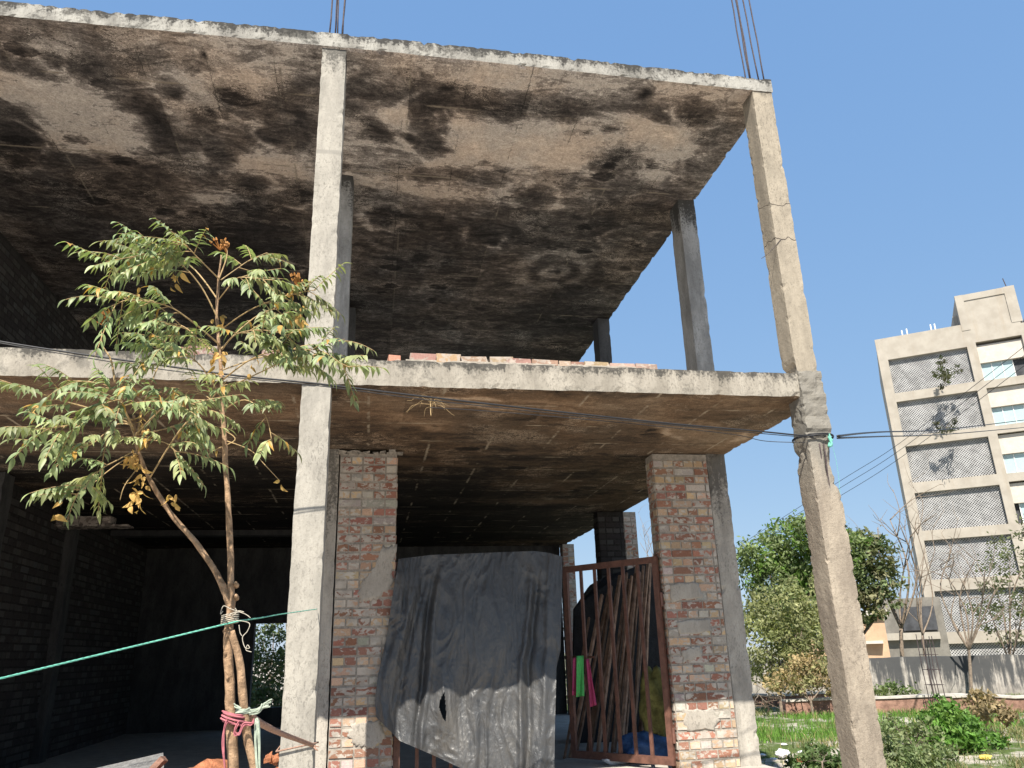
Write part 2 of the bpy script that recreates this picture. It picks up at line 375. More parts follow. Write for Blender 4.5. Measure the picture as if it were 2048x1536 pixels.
# far building plaster
t = NT('far_plaster'); p = t.pos(); st = t.noise(t.map(p, (1, 1, .12)), 2.0, 7, .7); n2 = t.noise(p, 1.2, 6, .6)
c = t.mix(t.ss(n2, .3, .7), (.30, .272, .232), (.365, .335, .29))
c = t.mix(t.m('MULTIPLY', t.ss(st, .52, .72), .5), c, (.30, .25, .19))
M['far'] = t.fin(c, .95, .1)
M['far_pale'] = simple('far_panel', (0.486, 0.445, 0.393), .9, .1, .08, 2, .1)
M['jali'] = simple('jali_cement', (0.374, 0.374, 0.374), .9, .1, .25, 1.5, .1)
M['far_dark'] = simple('far_recess_shade', (.06, .062, .068), .9, .1, .3, 2, .1)  # shade inside lattice and window openings put into a dark colour
M['far_shaded'] = simple('far_shaded_plaster', (0.173, 0.162, 0.144), .95, .1, .2, 1.5, .2)  # annex wall: its shade is put into this darker plaster colour
M['glass'] = simple('frosted_glass', (0.356, 0.468, 0.482), .18, .6, .05, 2, .05)
M['frame_w'] = simple('white_frame', (0.702, 0.702, 0.684), .6, .3, .05, 5, .1)
M['house'] = simple('peach_plaster', (0.446, 0.302, 0.202), .9, .1, .12, 2, .2)
M['low_brick'] = simple('low_wall_brick', (.25, .15, .115), .95, .1, .35, 9, .8, bd=.02)
M['coping'] = simple('mortar_coping', (.44, .41, .37), .95, .1, .2, 6, .4)

# ---------------------------------------------------------------- gridbox with roughness and stain field
def gridbox(name, xs, ys, zs, mats, parent, amp=.004, edge=.012, freq=9, stain=None, bottom_slot=None, extra=None, skip=(), top_slot=0):
    xs, ys, zs = list(xs), list(ys), list(zs); nx, ny, nz = len(xs), len(ys), len(zs)
    idx = {}; V = []; F = []; MI = []
    def vid(i, j, k):
        key = (i, j, k)
        if key not in idx: idx[key] = len(V); V.append((xs[i], ys[j], zs[k], (i in (0, nx-1))+(j in (0, ny-1))+(k in (0, nz-1)), (i == 0)-(i == nx-1), (j == 0)-(j == ny-1), (k == 0)-(k == nz-1)))
        return idx[key]
    def face(a, b, c_, d_, m): F.append((vid(*a), vid(*b), vid(*c_), vid(*d_))); MI.append(m)
    bs = 0 if bottom_slot is None else bottom_slot
    for i in range(nx-1):
        for j in range(ny-1):
            face((i, j, 0), (i, j+1, 0), (i+1, j+1, 0), (i+1, j, 0), bs)
    if 'top' not in skip:
        for i in range(nx-1):
            for j in range(ny-1):
                face((i, j, nz-1), (i+1, j, nz-1), (i+1, j+1, nz-1), (i, j+1, nz-1), top_slot)
    for i in range(nx-1):
        for k in range(nz-1):
            face((i, 0, k), (i+1, 0, k), (i+1, 0, k+1), (i, 0, k+1), 0)
            face((i, ny-1, k), (i, ny-1, k+1), (i+1, ny-1, k+1), (i+1, ny-1, k), 0)
    for j in range(ny-1):
        for k in range(nz-1):
            face((0, j, k), (0, j, k+1), (0, j+1, k+1), (0, j+1, k), 0)
            face((nx-1, j, k), (nx-1, j+1, k), (nx-1, j+1, k+1), (nx-1, j, k+1), 0)
    out = []
    for (x, y, z, e, sx, sy, sz) in V:
        v0 = Vector((x, y, z)); v = v0 + mn.noise_vector(v0*2.2)*amp*.8 + mn.noise_vector(v0*freq*3.1 + Vector((5, 2, 9)))*amp*.5
        if e >= 2:
            ch = max(0, mn.noise(v0*freq*1.7)+.6*mn.noise(v0*freq*5)-.12)*edge*1.6 + edge*.12
            v += Vector((sx, sy, sz))*ch + mn.noise_vector(v0*freq*4)*edge*.22
        if extra: v = extra(v, e)
        out.append(v)
    me = bpy.data.meshes.new(name); me.from_pydata(out, [], F)
    for m in mats: me.materials.append(m)
    me.polygons.foreach_set('material_index', MI)
    if stain is not None:
        at = me.attributes.new('stain', 'FLOAT', 'POINT')
        A = np.array([(q[0], q[1]) for q in V]); at.data.foreach_set('value', stain(A[:, 0], A[:, 1]).astype(np.float32))
    o = bpy.data.objects.new(name, me); COL.objects.link(o); o.parent = parent
    return o
def lin(a, b, step): return list(np.linspace(a, b, max(2, int(round(abs(b-a)/step))+1)))

def poly_sd(x, y, poly):           # signed distance, positive inside
    poly = np.array(poly); n = len(poly); d = np.full(x.shape, 1e9); ins = np.zeros(x.shape, bool)
    for i in range(n):
        a = poly[i]; b = poly[(i+1) % n]; e = b-a
        wx, wy = x-a[0], y-a[1]
        tt = np.clip((wx*e[0]+wy*e[1])/max(1e-9, e@e), 0, 1)
        d = np.minimum(d, np.hypot(wx-e[0]*tt, wy-e[1]*tt))
        cond = (a[1] > y) != (b[1] > y)
        with np.errstate(divide='ignore', invalid='ignore'):
            xx = (b[0]-a[0])*(y-a[1])/(b[1]-a[1]+1e-12)+a[0]
        ins ^= cond & (x < xx)
    return np.where(ins, d, -d)

# ================================================================ THE UNFINISHED BUILDING
bld = empty('unfinished_building', (0, 0, 0), 'two storey unfinished concrete frame building with fire blackened ceilings and brick piers', 'building')

# stains traced on the roof slab underside: (image outline, value, softness)
def W(pts, z): return [(PZ(a, b, z).x, PZ(a, b, z).y) for a, b in pts]
U_LIGHT = [
 ([(-40, 140), (61, 160), (143, 164), (212, 198), (273, 219), (284, 253), (307, 287), (297, 318), (239, 328), (191, 318), (120, 307), (75, 253), (0, 205), (-40, 190)], .80),
 ([(287, 143), (376, 150), (577, 150), (574, 191), (533, 205), (444, 219), (410, 225), (359, 253), (328, 266), (318, 219), (307, 178)], .78),
 ([(451, 328), (495, 300), (547, 294), (625, 307), (625, 369), (547, 362), (454, 342)], .70),
 ([(764, 208), (832, 212), (839, 246), (812, 273), (819, 300), (839, 314), (791, 300), (771, 260)], .76),
 ([(918, 225), (1044, 222), (1181, 236), (1300, 240), (1385, 255), (1375, 300), (1350, 340), (1290, 350), (1190, 335), (1100, 338), (1000, 330), (900, 325), (850, 318), (880, 290), (905, 265)], .80),
 ([(700, 345), (800, 352), (890, 370), (880, 395), (800, 380), (700, 370)], .60),
 ([(0, 300), (40, 290), (70, 305), (60, 318), (0, 318)], .62),
 ([(505, 536), (545, 530), (581, 564), (540, 575), (515, 560)], .62),
 ([(690, 230), (735, 255), (740, 290), (700, 300)], .64),
 ([(380, 395), (470, 388), (480, 410), (400, 415)], .58),
 ([(540, 362), (560, 362), (550, 405), (538, 400)], .6),
 ([(1240, 270), (1390, 262), (1385, 290), (1340, 360), (1260, 350)], .66),
 ([(1050, 500), (1120, 470), (1200, 430), (1210, 440), (1130, 485), (1060, 515)], .60),
 ([(820, 380), (1130, 390), (1130, 410), (830, 400)], .56),
]
U_DARK = [
 ([(60, 75), (120, 78), (200, 95), (280, 110), (285, 185), (250, 175), (180, 155), (110, 160), (60, 130)], .22),
 ([(275, 175), (305, 185), (318, 225), (330, 280), (310, 285), (285, 250), (270, 215)], .15),
 ([(340, 185), (362, 188), (368, 203), (350, 210), (338, 200)], .16),
 ([(440, 205), (500, 192), (532, 205), (530, 222), (470, 222)], .16),
 ([(360, 225), (410, 222), (440, 232), (445, 268), (385, 275), (350, 258)], .2),
 ([(440, 230), (560, 225), (560, 285), (470, 290), (400, 300), (330, 285), (350, 268), (430, 265)], .26),
 ([(570, 170), (632, 150), (632, 300), (600, 290), (580, 220)], .16),
 ([(330, 290), (450, 290), (452, 330), (380, 325), (330, 310)], .2),
 ([(690, 150), (760, 160), (850, 175), (850, 200), (770, 200), (720, 195), (730, 240), (700, 230)], .2),
 ([(850, 180), (905, 185), (900, 225), (880, 260), (885, 290), (850, 305), (820, 295), (812, 275), (845, 245)], .2),
 ([(935, 190), (1010, 185), (1110, 195), (1200, 210), (1330, 225), (1410, 235), (1400, 250), (1300, 238), (1180, 232), (1040, 220), (930, 215)], .12),
 ([(1150, 248), (1180, 255), (1215, 258), (1235, 268), (1220, 280), (1185, 275), (1150, 262)], .3),
 ([(1195, 305), (1240, 300), (1280, 320), (1290, 342), (1240, 345), (1200, 335)], .2),
 ([(735, 245), (765, 250), (768, 290), (745, 300), (715, 290)], .15),
 ([(0, 210), (50, 215), (80, 255), (110, 295), (105, 310), (70, 300), (30, 270), (0, 262)], .18),
 ([(120, 308), (215, 312), (220, 330), (130, 326)], .2),
 ([(700, 400), (1000, 420), (1250, 420), (1200, 520), (1000, 640), (720, 640)], .27),
 ([(0, 345), (350, 350), (360, 420), (600, 400), (600, 560), (200, 600), (0, 430)], .17),
 ([(1080, 350), (1280, 345), (1330, 370), (1280, 420), (1100, 400)], .3),
 ([(1380, 215), (1490, 225), (1400, 340), (1340, 420), (1250, 520), (1200, 600), (1240, 520), (1330, 380), (1380, 300)], .28),
]
def sfield(light, dark, base, ring=(), z=ZU0):
    def f(x, y):
        wx = x + (fbm(x*1.6, y*1.6, 1)-.5)*.45 + (fbm(x*7, y*7, 5)-.5)*.12; wy = y + (fbm(x*1.6+9, y*1.6, 2)-.5)*.45 + (fbm(x*7, y*7+3, 7)-.5)*.12
        v = base(x, y); rimg = np.clip((fbm(x*1.1, y*1.1, 11)-.46)/.1, 0, 1); rimg2 = np.clip((fbm(x*2.3, y*2.3, 19)-.45)/.1, 0, 1)
        for pl, val in light:
            sd = poly_sd(wx, wy, W(pl, z)); k = 1/(1+np.exp(-sd/.055)); v = v*(1-k)+(.5+(val-.5)*.78)*k + rimg*.30*np.exp(-((sd-.05)/.035)**2)
        for pl, val in dark:
            k = 1/(1+np.exp(-poly_sd(wx, wy, W(pl, z))/.06)); v = v*(1-k)+(val+.04)*k
        for (cx, cy, r, w, val) in ring:
            c_ = PZ(cx, cy, z); d = np.hypot(wx-c_.x, wy-c_.y)
            k = np.exp(-((d*(.85+.3*fbm(x*2.2, y*2.2, 13+cx))-r)/w)**2); k = k*(np.clip(.15+rimg2*1.1, 0, 1) if val == .53 else 1); v = v*(1-k)+val*k
        return v
    return f
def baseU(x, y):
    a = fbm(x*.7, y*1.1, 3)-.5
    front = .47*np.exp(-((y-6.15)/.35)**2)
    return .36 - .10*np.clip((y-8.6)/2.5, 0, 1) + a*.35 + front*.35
RU = [(1110, 540, .52, .12, .44), (1302, 320, .0, .09, .2), (1110, 540, .0, .06, .02), (1110, 540, .33, .10, .24), (1110, 540, .18, .07, .5), (840, 522, 0, .10, .02)]
for cx_, cy_, r_ in ((100, 105, .26), (172, 128, .30), (28, 292, .38), (352, 196, .10), (418, 272, .13), (424, 312, .20), (505, 385, .30), (478, 205, .27), (600, 395, .24), (1236, 322, .33), (742, 272, .24), (866, 205, .26), (395, 240, .22), (560, 270, .25), (1215, 268, .14), (1175, 262, .09), (810, 275, .12), (545, 545, .4), (960, 470, .3), (1180, 455, .25), (1060, 400, .3), (760, 430, .28), (330, 420, .3), (250, 330, .16), (1395, 225, .22)):
    RU += [(cx_, cy_, 0, r_*.75, .2), (cx_, cy_, r_, .045, .53)]
RU += [(840, 522, 0, .10, .02), (883, 160, 0, .05, .0), (415, 116, 0, .04, .0), (205, 488, 0, .08, .0), (500, 500, 0, .06, .0), (1285, 195, 0, .08, .02)]
xs = lin(-5.2, 3.905, .034); ys = lin(D, 9.6, .034) + lin(9.6, 16.2, .09)[1:]
def sag(v, e):
    if v.y < D+.03: v.z += -.012*math.sin((v.x+5)*.9)
    return v
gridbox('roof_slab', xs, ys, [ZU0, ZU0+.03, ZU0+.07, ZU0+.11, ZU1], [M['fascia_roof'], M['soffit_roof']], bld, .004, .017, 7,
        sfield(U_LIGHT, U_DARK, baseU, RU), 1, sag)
L_LIGHT = [
 ([(670, 775), (1000, 790), (1300, 795), (1560, 800), (1500, 830), (1200, 815), (900, 810), (680, 800)], .66),
 ([(1170, 830), (1400, 840), (1500, 860), (1440, 890), (1300, 860), (1180, 845)], .68),
 ([(840, 845), (890, 845), (890, 858), (845, 858)], .8),
 ([(0, 745), (300, 760), (590, 780), (590, 830), (300, 815), (0, 800)], .58),
]
L_DARK = [
 ([(670, 820), (780, 830), (790, 890), (670, 890)], .3),
 ([(1000, 850), (1150, 850), (1150, 890), (980, 890)], .40),
 ([(1360, 815), (1560, 815), (1570, 832), (1500, 850), (1380, 840)], .38),
]
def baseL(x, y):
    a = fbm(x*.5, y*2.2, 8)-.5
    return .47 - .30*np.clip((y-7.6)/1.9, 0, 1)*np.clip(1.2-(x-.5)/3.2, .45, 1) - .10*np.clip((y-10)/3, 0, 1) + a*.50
RL = [(1293, 863, 0, .05, .0), (400, 977, 0, .07, .0), (870, 850, .0, .03, .05), (760, 978, 0, .09, .0), (1148, 979, 0, .09, .0)]
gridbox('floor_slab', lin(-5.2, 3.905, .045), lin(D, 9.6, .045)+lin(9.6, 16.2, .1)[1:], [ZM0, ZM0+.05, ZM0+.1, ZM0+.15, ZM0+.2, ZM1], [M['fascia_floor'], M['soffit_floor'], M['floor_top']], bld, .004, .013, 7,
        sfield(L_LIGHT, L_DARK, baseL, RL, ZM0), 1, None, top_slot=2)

def column(x0, x1, y0, y1, z0, z1, mat, step=.05, amp=.004, edge=.009, extra=None, name='column'):
    return gridbox(name, lin(x0, x1, step), lin(y0, y1, step), lin(z0, z1, step), [mat], bld, amp, edge, 8, None, None, extra)
def rebars(spec, parent, z0, lean=(0, 0), h=1.6):
    for (x, y, dx, dy) in spec:
        b = MB(); pts = [(x+dx*k/6*h+.004*math.sin(k*2+x*40), y+dy*k/6*h, z0+h*k/6) for k in range(7)]
        b.tube(pts, .0075, 7); b.build('rebar', M['rebar'], parent, True)
# street-front columns
cA1 = column(XAL-.004, XAR+.004, D+.016, D+.245, GZ-.3, ZM0+.01, M['col'])
cA2 = column(XAL, XAR, D+.02, D+.24, ZM1-.01, ZU0+.01, M['col'])
rebars([(-.505, D+.07, .01, 0), (-.47, D+.2, .012, .01), (-.435, D+.07, -.01, .01), (-.40, D+.2, .016, 0), (-.385, D+.07, .0, 0)], cA2, ZU1-.02)
def wornB(v, e):
    # spalled corner below the slab, bulging rough cement at slab level
    z = v.z
    n = mn.noise(v*11)
    if z > 1.75:
        v.y += -.015 + .02*n; v.x += (.02*mn.noise(v*6) if v.x > 3.78 else 0)
    k = max(0, 1-abs(z-1.42)/.32); k = k*k*(3-2*k)
    if v.x > 3.83: v.x -= k*(.038+.03*mn.noise(Vector((1, 7, z*14))))
    if v.x > 3.80 and v.y < D+.05: v.y += k*(.03+.03*n)
    k2 = max(0, 1-abs(z-1.55)/.09)
    if v.x < 3.72 and v.y > D+.06: v.x += k2*.045*max(0, .5+n)
    if z > 1.8: v += mn.noise_vector(v*24)*.010
    return v
cB1 = column(XBL-.006, XBR+.012, D-.01, D+.235, GZ-.3, 2.285, M['col_low'], .028, .005, .012, wornB)
def brokenfoot(v, e):
    if v.z < 2.5 and v.x < 3.72: v.x += max(0, 1-abs(v.z-2.33)/.07)*.06*(.7+mn.noise(v*20))
    return v
cB2 = column(XBL, XBR, D+.012, D+.24, 2.27, ZU0+.012, M['col_corner'], .04, .004, .008, brokenfoot)
rebars([(3.715, D+.06, -.015, 0), (3.745, D+.2, -.02, 0), (3.79, D+.2, -.015, 0), (3.80, D+.06, -.03, .0), (3.865, D+.06, -.02, 0)], cB2, ZU1-.03)
for dx, z0, z1 in ((3.775, 1.22, 1.62), (3.815, 1.15, 1.62)):
    b = MB(); b.tube([(dx, D-.004+.01*math.sin(q), lerp(z0, z1, q/5)) for q in range(6)], .007, 6); b.build('rebar', M['rebar'], cB1, True)
# stray tie wire on the corner column
b = MB(); b.tube(cr([P(1523, 517, 6.0), P(1535, 508, 5.98), P(1552, 490, 5.985), P(1562, 478, 5.985)]), .003, 5); b.build('tie_wire', M['rebar'], cB2)
# second row, upper floor
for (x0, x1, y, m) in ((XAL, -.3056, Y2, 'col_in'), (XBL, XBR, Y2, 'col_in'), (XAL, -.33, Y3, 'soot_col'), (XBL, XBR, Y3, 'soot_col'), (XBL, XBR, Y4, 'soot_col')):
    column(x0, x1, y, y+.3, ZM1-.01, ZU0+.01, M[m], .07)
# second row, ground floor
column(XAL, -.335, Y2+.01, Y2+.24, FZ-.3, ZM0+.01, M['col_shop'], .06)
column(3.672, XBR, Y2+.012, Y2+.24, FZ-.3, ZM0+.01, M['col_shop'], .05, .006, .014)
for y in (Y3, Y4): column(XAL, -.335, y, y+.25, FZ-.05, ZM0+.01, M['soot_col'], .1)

# brick piers with individually set bricks
RED, YEL, CEM = (.285, .145, .105), (.46, .335, .225), (.39, .36, .315)
def brick_face(b, o, u, n, w, h, course=.0885, sooty=False, phase=0, seed=1, yel=.6, smear_poly=()):
    rr = random.Random(seed); o, u, n = Vector(o), Vector(u), Vector(n); nrow = int(h/course)
    for r in range(nrow):
        header = (r+phase) % 2 == 0
        bl = .116 if header else .232
        x = 0 if header else -rr.choice([.0, .058, .116]); zc = r*course+.006
        while x < w-.02:
            x0, x1 = max(0, x)+.008, min(w, x+bl)-.008; x += bl
            if x1-x0 < .03: continue
            q = rr.random(); pr = yel if header else yel*.3
            base = YEL if q < pr else RED
            if rr.random() < .10: base = CEM
            f = rr.uniform(.75, 1.2); colr = tuple(min(1, c*f*rr.uniform(.93, 1.07)) for c in base)
            if sooty: g_ = sum(colr)/3; colr = tuple((c*.25+g_*.75)*.13+.012 for c in colr)
            off = .004+rr.uniform(-.003, .004)
            b.obox(o+u*x0+Vector((0, 0, zc)) - n*.01, u*(x1-x0), n*(.01+off), Vector((0, 0, course-.023)), 0, colr, .0022)
def brick_pier(x0, x1, y0, y1, z0, z1, faces='flr', sooty=False, seed=1, yel=.6, patches=()):
    b = MB(); b.box(x0+.002, x1-.002, y0+.002, y1, z0, z1, 1)
    if 'f' in faces: brick_face(b, (x0, y0, z0), (1, 0, 0), (0, -1, 0), x1-x0, z1-z0, sooty=sooty, seed=seed, yel=yel)
    if 'l' in faces: brick_face(b, (x0, y0, z0), (0, 1, 0), (-1, 0, 0), y1-y0, z1-z0, sooty=sooty, seed=seed+1, yel=yel)
    if 'r' in faces: brick_face(b, (x1, y0, z0), (0, 1, 0), (1, 0, 0), y1-y0, z1-z0, sooty=sooty, seed=seed+2, yel=yel)
    o = b.build('brick_pier', [M['brick_soot'] if sooty else M['brick'], M['mortar_soot'] if sooty else M['mortar']], bld)
    for pl in patches:           # trowelled cement patches on the face
        pts = [P(a, c_, y0-.007) for a, c_ in pl]; cx = sum((q for q in pts), Vector())/len(pts)
        rim = []
        for i in range(len(pts)):
            a, c_ = pts[i], pts[(i+1) % len(pts)]
            for k in range(6):
                q = a.lerp(c_, k/6); q = q + (q-cx).normalized()*random.uniform(-.026, .018); rim.append(q)
        ins = [cx+(q-cx)*.82 + Vector((0, -.002, 0)) for q in rim]; nn = len(rim)
        bk = [Vector((q.x, y0+.004, q.z)) for q in rim]
        pb = MB(); pb.add(bk+rim+ins+[cx+Vector((0, -.003, 0))],
            [(i, (i+1) % nn, nn+(i+1) % nn, nn+i) for i in range(nn)] + [(nn+i, nn+(i+1) % nn, 2*nn+(i+1) % nn, 2*nn+i) for i in range(nn)] + [(2*nn+i, 2*nn+(i+1) % nn, 3*nn) for i in range(nn)])
        pb.build('cement_patch', M['patch'], o, True)
    return o
brick_pier(-.325, .255, Y2, Y2+.23, FZ, ZM0-.05, 'fr', seed=3, patches=[
    [(793, 1090), (765, 1092), (750, 1130), (730, 1155), (716, 1185), (722, 1205), (752, 1200), (785, 1175)],
    [(760, 1438), (705, 1446), (690, 1470), (712, 1492), (745, 1495), (770, 1480)]])
brick_pier(3.034, 3.665, Y2, Y2+.23, FZ, ZM0-.012, 'fl', seed=11, yel=.5, patches=[
    [(1338, 1168), (1395, 1163), (1405, 1195), (1345, 1205)], [(1352, 1245), (1420, 1235), (1425, 1262), (1360, 1270)],
    [(1365, 1420), (1425, 1415), (1440, 1440), (1430, 1462), (1372, 1462)], [(1362, 1300), (1400, 1290), (1405, 1315), (1368, 1325)]])
brick_pier(3.875, 4.08, Y3, Y3+.24, FZ, ZM0-.01, 'fl', seed=21, yel=.35)
brick_pier(3.46, 3.87, Y3, Y3+.24, FZ, ZM0-.01, 'fl', True, seed=25)
brick_pier(3.79, 4.03, Y4, Y4+.24, FZ, ZM0-.01, 'fl', seed=31, yel=.35)
# mortar squeezed out over the left pier
b = MB()
for k in range(22):
    x = random.uniform(-.34, .27); s_ = random.uniform(.012, .035)
    b.obox((x, Y2-.015, ZM0-.055+random.uniform(-.01, .012)), (s_*2, 0, 0), (0, .05, 0), (0, 0, s_), 0, (1, 1, 1), .008)
b.build('mortar_bed', M['mortar'], bld)

# left party wall (sooty brick), its stub end, a broken lintel, and the back wall with an unglazed opening
def sooty_wall(name, o, u, n, w, h, seed):
    b = MB(); o, u, n = Vector(o), Vector(u), Vector(n)
    b.obox(o-n*.23, u*w, n*.23, Vector((0, 0, h)), 1); brick_face(b, o, u, n, w, h, sooty=True, seed=seed); return b.build(name, [M['brick_soot'], M['mortar_soot']], bld)
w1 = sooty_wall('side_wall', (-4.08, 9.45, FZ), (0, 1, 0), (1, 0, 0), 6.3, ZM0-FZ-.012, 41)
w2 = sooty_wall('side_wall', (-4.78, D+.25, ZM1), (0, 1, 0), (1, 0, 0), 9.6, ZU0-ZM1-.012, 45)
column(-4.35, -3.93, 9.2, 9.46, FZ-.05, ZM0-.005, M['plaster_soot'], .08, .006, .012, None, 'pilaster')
column(-4.2, -3.98, 11.6, 11.85, FZ-.05, ZM0-.02, M['plaster_soot'], .09, .006, .012, None, 'pilaster')
b = MB()
LC = P(165, 1040, 11.2)
for k, (dx, wd) in enumerate(((-.32, .27), (-.04, .27), (.25, .10))):
    b.obox((LC.x+dx, 11.2, LC.z-.055), (wd, 0, 0), (0, .22, 0), (0, 0, .11), 0, (.16, .13, .11), .006)
b.obox((LC.x-.42, 11.18, LC.z-.085), (1.0, 0, 0), (0, .26, 0), (0, 0, .028), 0, (.10, .085, .075), .006)
b.build('broken_lintel', [M['brick_dust']], w1)
wz0, wz1 = -.80, .66; wx0, wx1 = -2.06, -1.1
b = MB()
b.box(-4.4, wx0, YB, YB+.23, FZ-.05, ZM0); b.box(wx1, 3.80, YB, YB+.23, FZ-.05, ZM0)
b.box(wx0, wx1, YB, YB+.23, FZ-.05, wz0); b.box(wx0, wx1, YB, YB+.23, wz1, ZM0)
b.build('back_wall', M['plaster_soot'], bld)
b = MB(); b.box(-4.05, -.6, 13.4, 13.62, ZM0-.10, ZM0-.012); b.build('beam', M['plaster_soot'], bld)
gridbox('ground_floor', lin(-5.5, 3.97, .2), lin(7.78, 16.2, .25), [GZ-.3, -1.3, FZ-.03, FZ], [M['floor']], bld, .006, .02, 3)
# started brick course on the first floor edge
b = MB(); rr = random.Random(5)
def course(px0, px1, z, base_z, hb=.062):
    x = P(px0, 715, D+.05).x; xe = P(px1, 715, D+.05).x
    while x < xe:
        L = rr.choice([.2, .225, .225, .115]); f = rr.uniform(.75, 1.15); tl = rr.uniform(-.02, .02)
        b.obox((x+.004, D+.035+rr.uniform(-.012, .012), base_z), (L-.010, tl*.5, rr.uniform(-.006, .006)), (0, .105, 0), (0, 0, hb+rr.uniform(-.008, .006)), 0, (.33*f, .215*f*rr.uniform(.9, 1.2), .165*f*rr.uniform(.85, 1.2)), .009); x += L + (.02 if rr.random() < .2 else 0)
course(818, 1010, 0, ZM1+.012); course(1010, 1278, 0, ZM1+.006, .058)
b.box(P(812, 715, D).x, P(1282, 715, D).x, D+.03, D+.15, ZM1-.02, ZM1+.02, 1)
b.build('brick_course', [M['brick_dust'], M['mortar']], bld)
b = MB()
course(318, 400, 0, ZM1+.004); b.build('brick_course', [M['brick_dust'], M['mortar']], bld)
b = MB(); course(525, 605, 0, ZM1+.004, .055); b.build('brick_course', [M['brick_dust'], M['mortar']], bld)
b = MB(); q = P(777, 717, D+.06); b.obox((q.x, D+.05, ZM1+.006), (.10, .02, 0), (-.02, .2, 0), (0, 0, .055), 0, (.42, .21, .15), .006)
o = b.build('loose_brick', M['brick_dust']); tag(o, 'single loose brick lying left of the brick course on the first floor edge', 'brick')

# ================================================================ GATES
def gate_leaf(name, H, Fp, z0, z1, label, nb=5):
    H, Fp = Vector((H[0], H[1], 0)), Vector((Fp[0], Fp[1], 0)); root = empty(name, (H.x, H.y, z0), label, 'gate', 'steel bar gate leaves'); u = (Fp-H); L = u.length; u.normalize(); n = Vector((-u.y, u.x, 0))
    base = Vector((0, 0, 0)); b = MB(); w = .06; dp = .04
    def member(s0, s1, a0, a1, d=dp): b.obox(u*s0 - n*(d/2) + Vector((0, 0, a0)), u*(s1-s0), n*d, Vector((0, 0, a1-a0)))
    member(0, w, 0, z1-z0); member(L-w, L, 0, z1-z0); member(w, L-w, 0, .075); member(w, L-w, z1-z0-.065, z1-z0)
    b.build('frame', M['gate'], root)
    for k in range(nb):
        s = w+(L-2*w)*(k+1)/(nb+1)
        b = MB(); b.obox(u*(s-.017)-n*.012+Vector((0, 0, .075)), u*.034, n*.024, Vector((0, 0, z1-z0-.14))); b.build('bar', M['gate'], root)
    b = MB(); s = L-.25
    b.tube([u*(s-.10)-n*.04+Vector((0, 0, 1.02)), u*(s+.22)-n*.04+Vector((0, 0, 1.03))], .012, 8); b.obox(u*(s)-n*.06+Vector((0, 0, .99)), u*.06, n*.04, Vector((0, 0, .07)))
    b.build('latch', M['gate'], root)
    for zz in (.2, 1.5):
        b = MB(); b.tube([Vector((0, 0, zz))-u*.012, Vector((0, 0, zz+.14))-u*.012], .018, 8); b.build('hinge', M['gate'], root)
    return root
gate_leaf('metal_gate', (3.0, 8.06), (2.22, 9.06), -1.09, .925, 'rusty brown barred gate leaf swung inward beside the right brick pier')
gate_leaf('metal_gate', (.27, 8.12), (1.66, 8.12), -1.09, .90, 'closed brown barred gate leaf mostly hidden behind the black plastic sheet', 7)

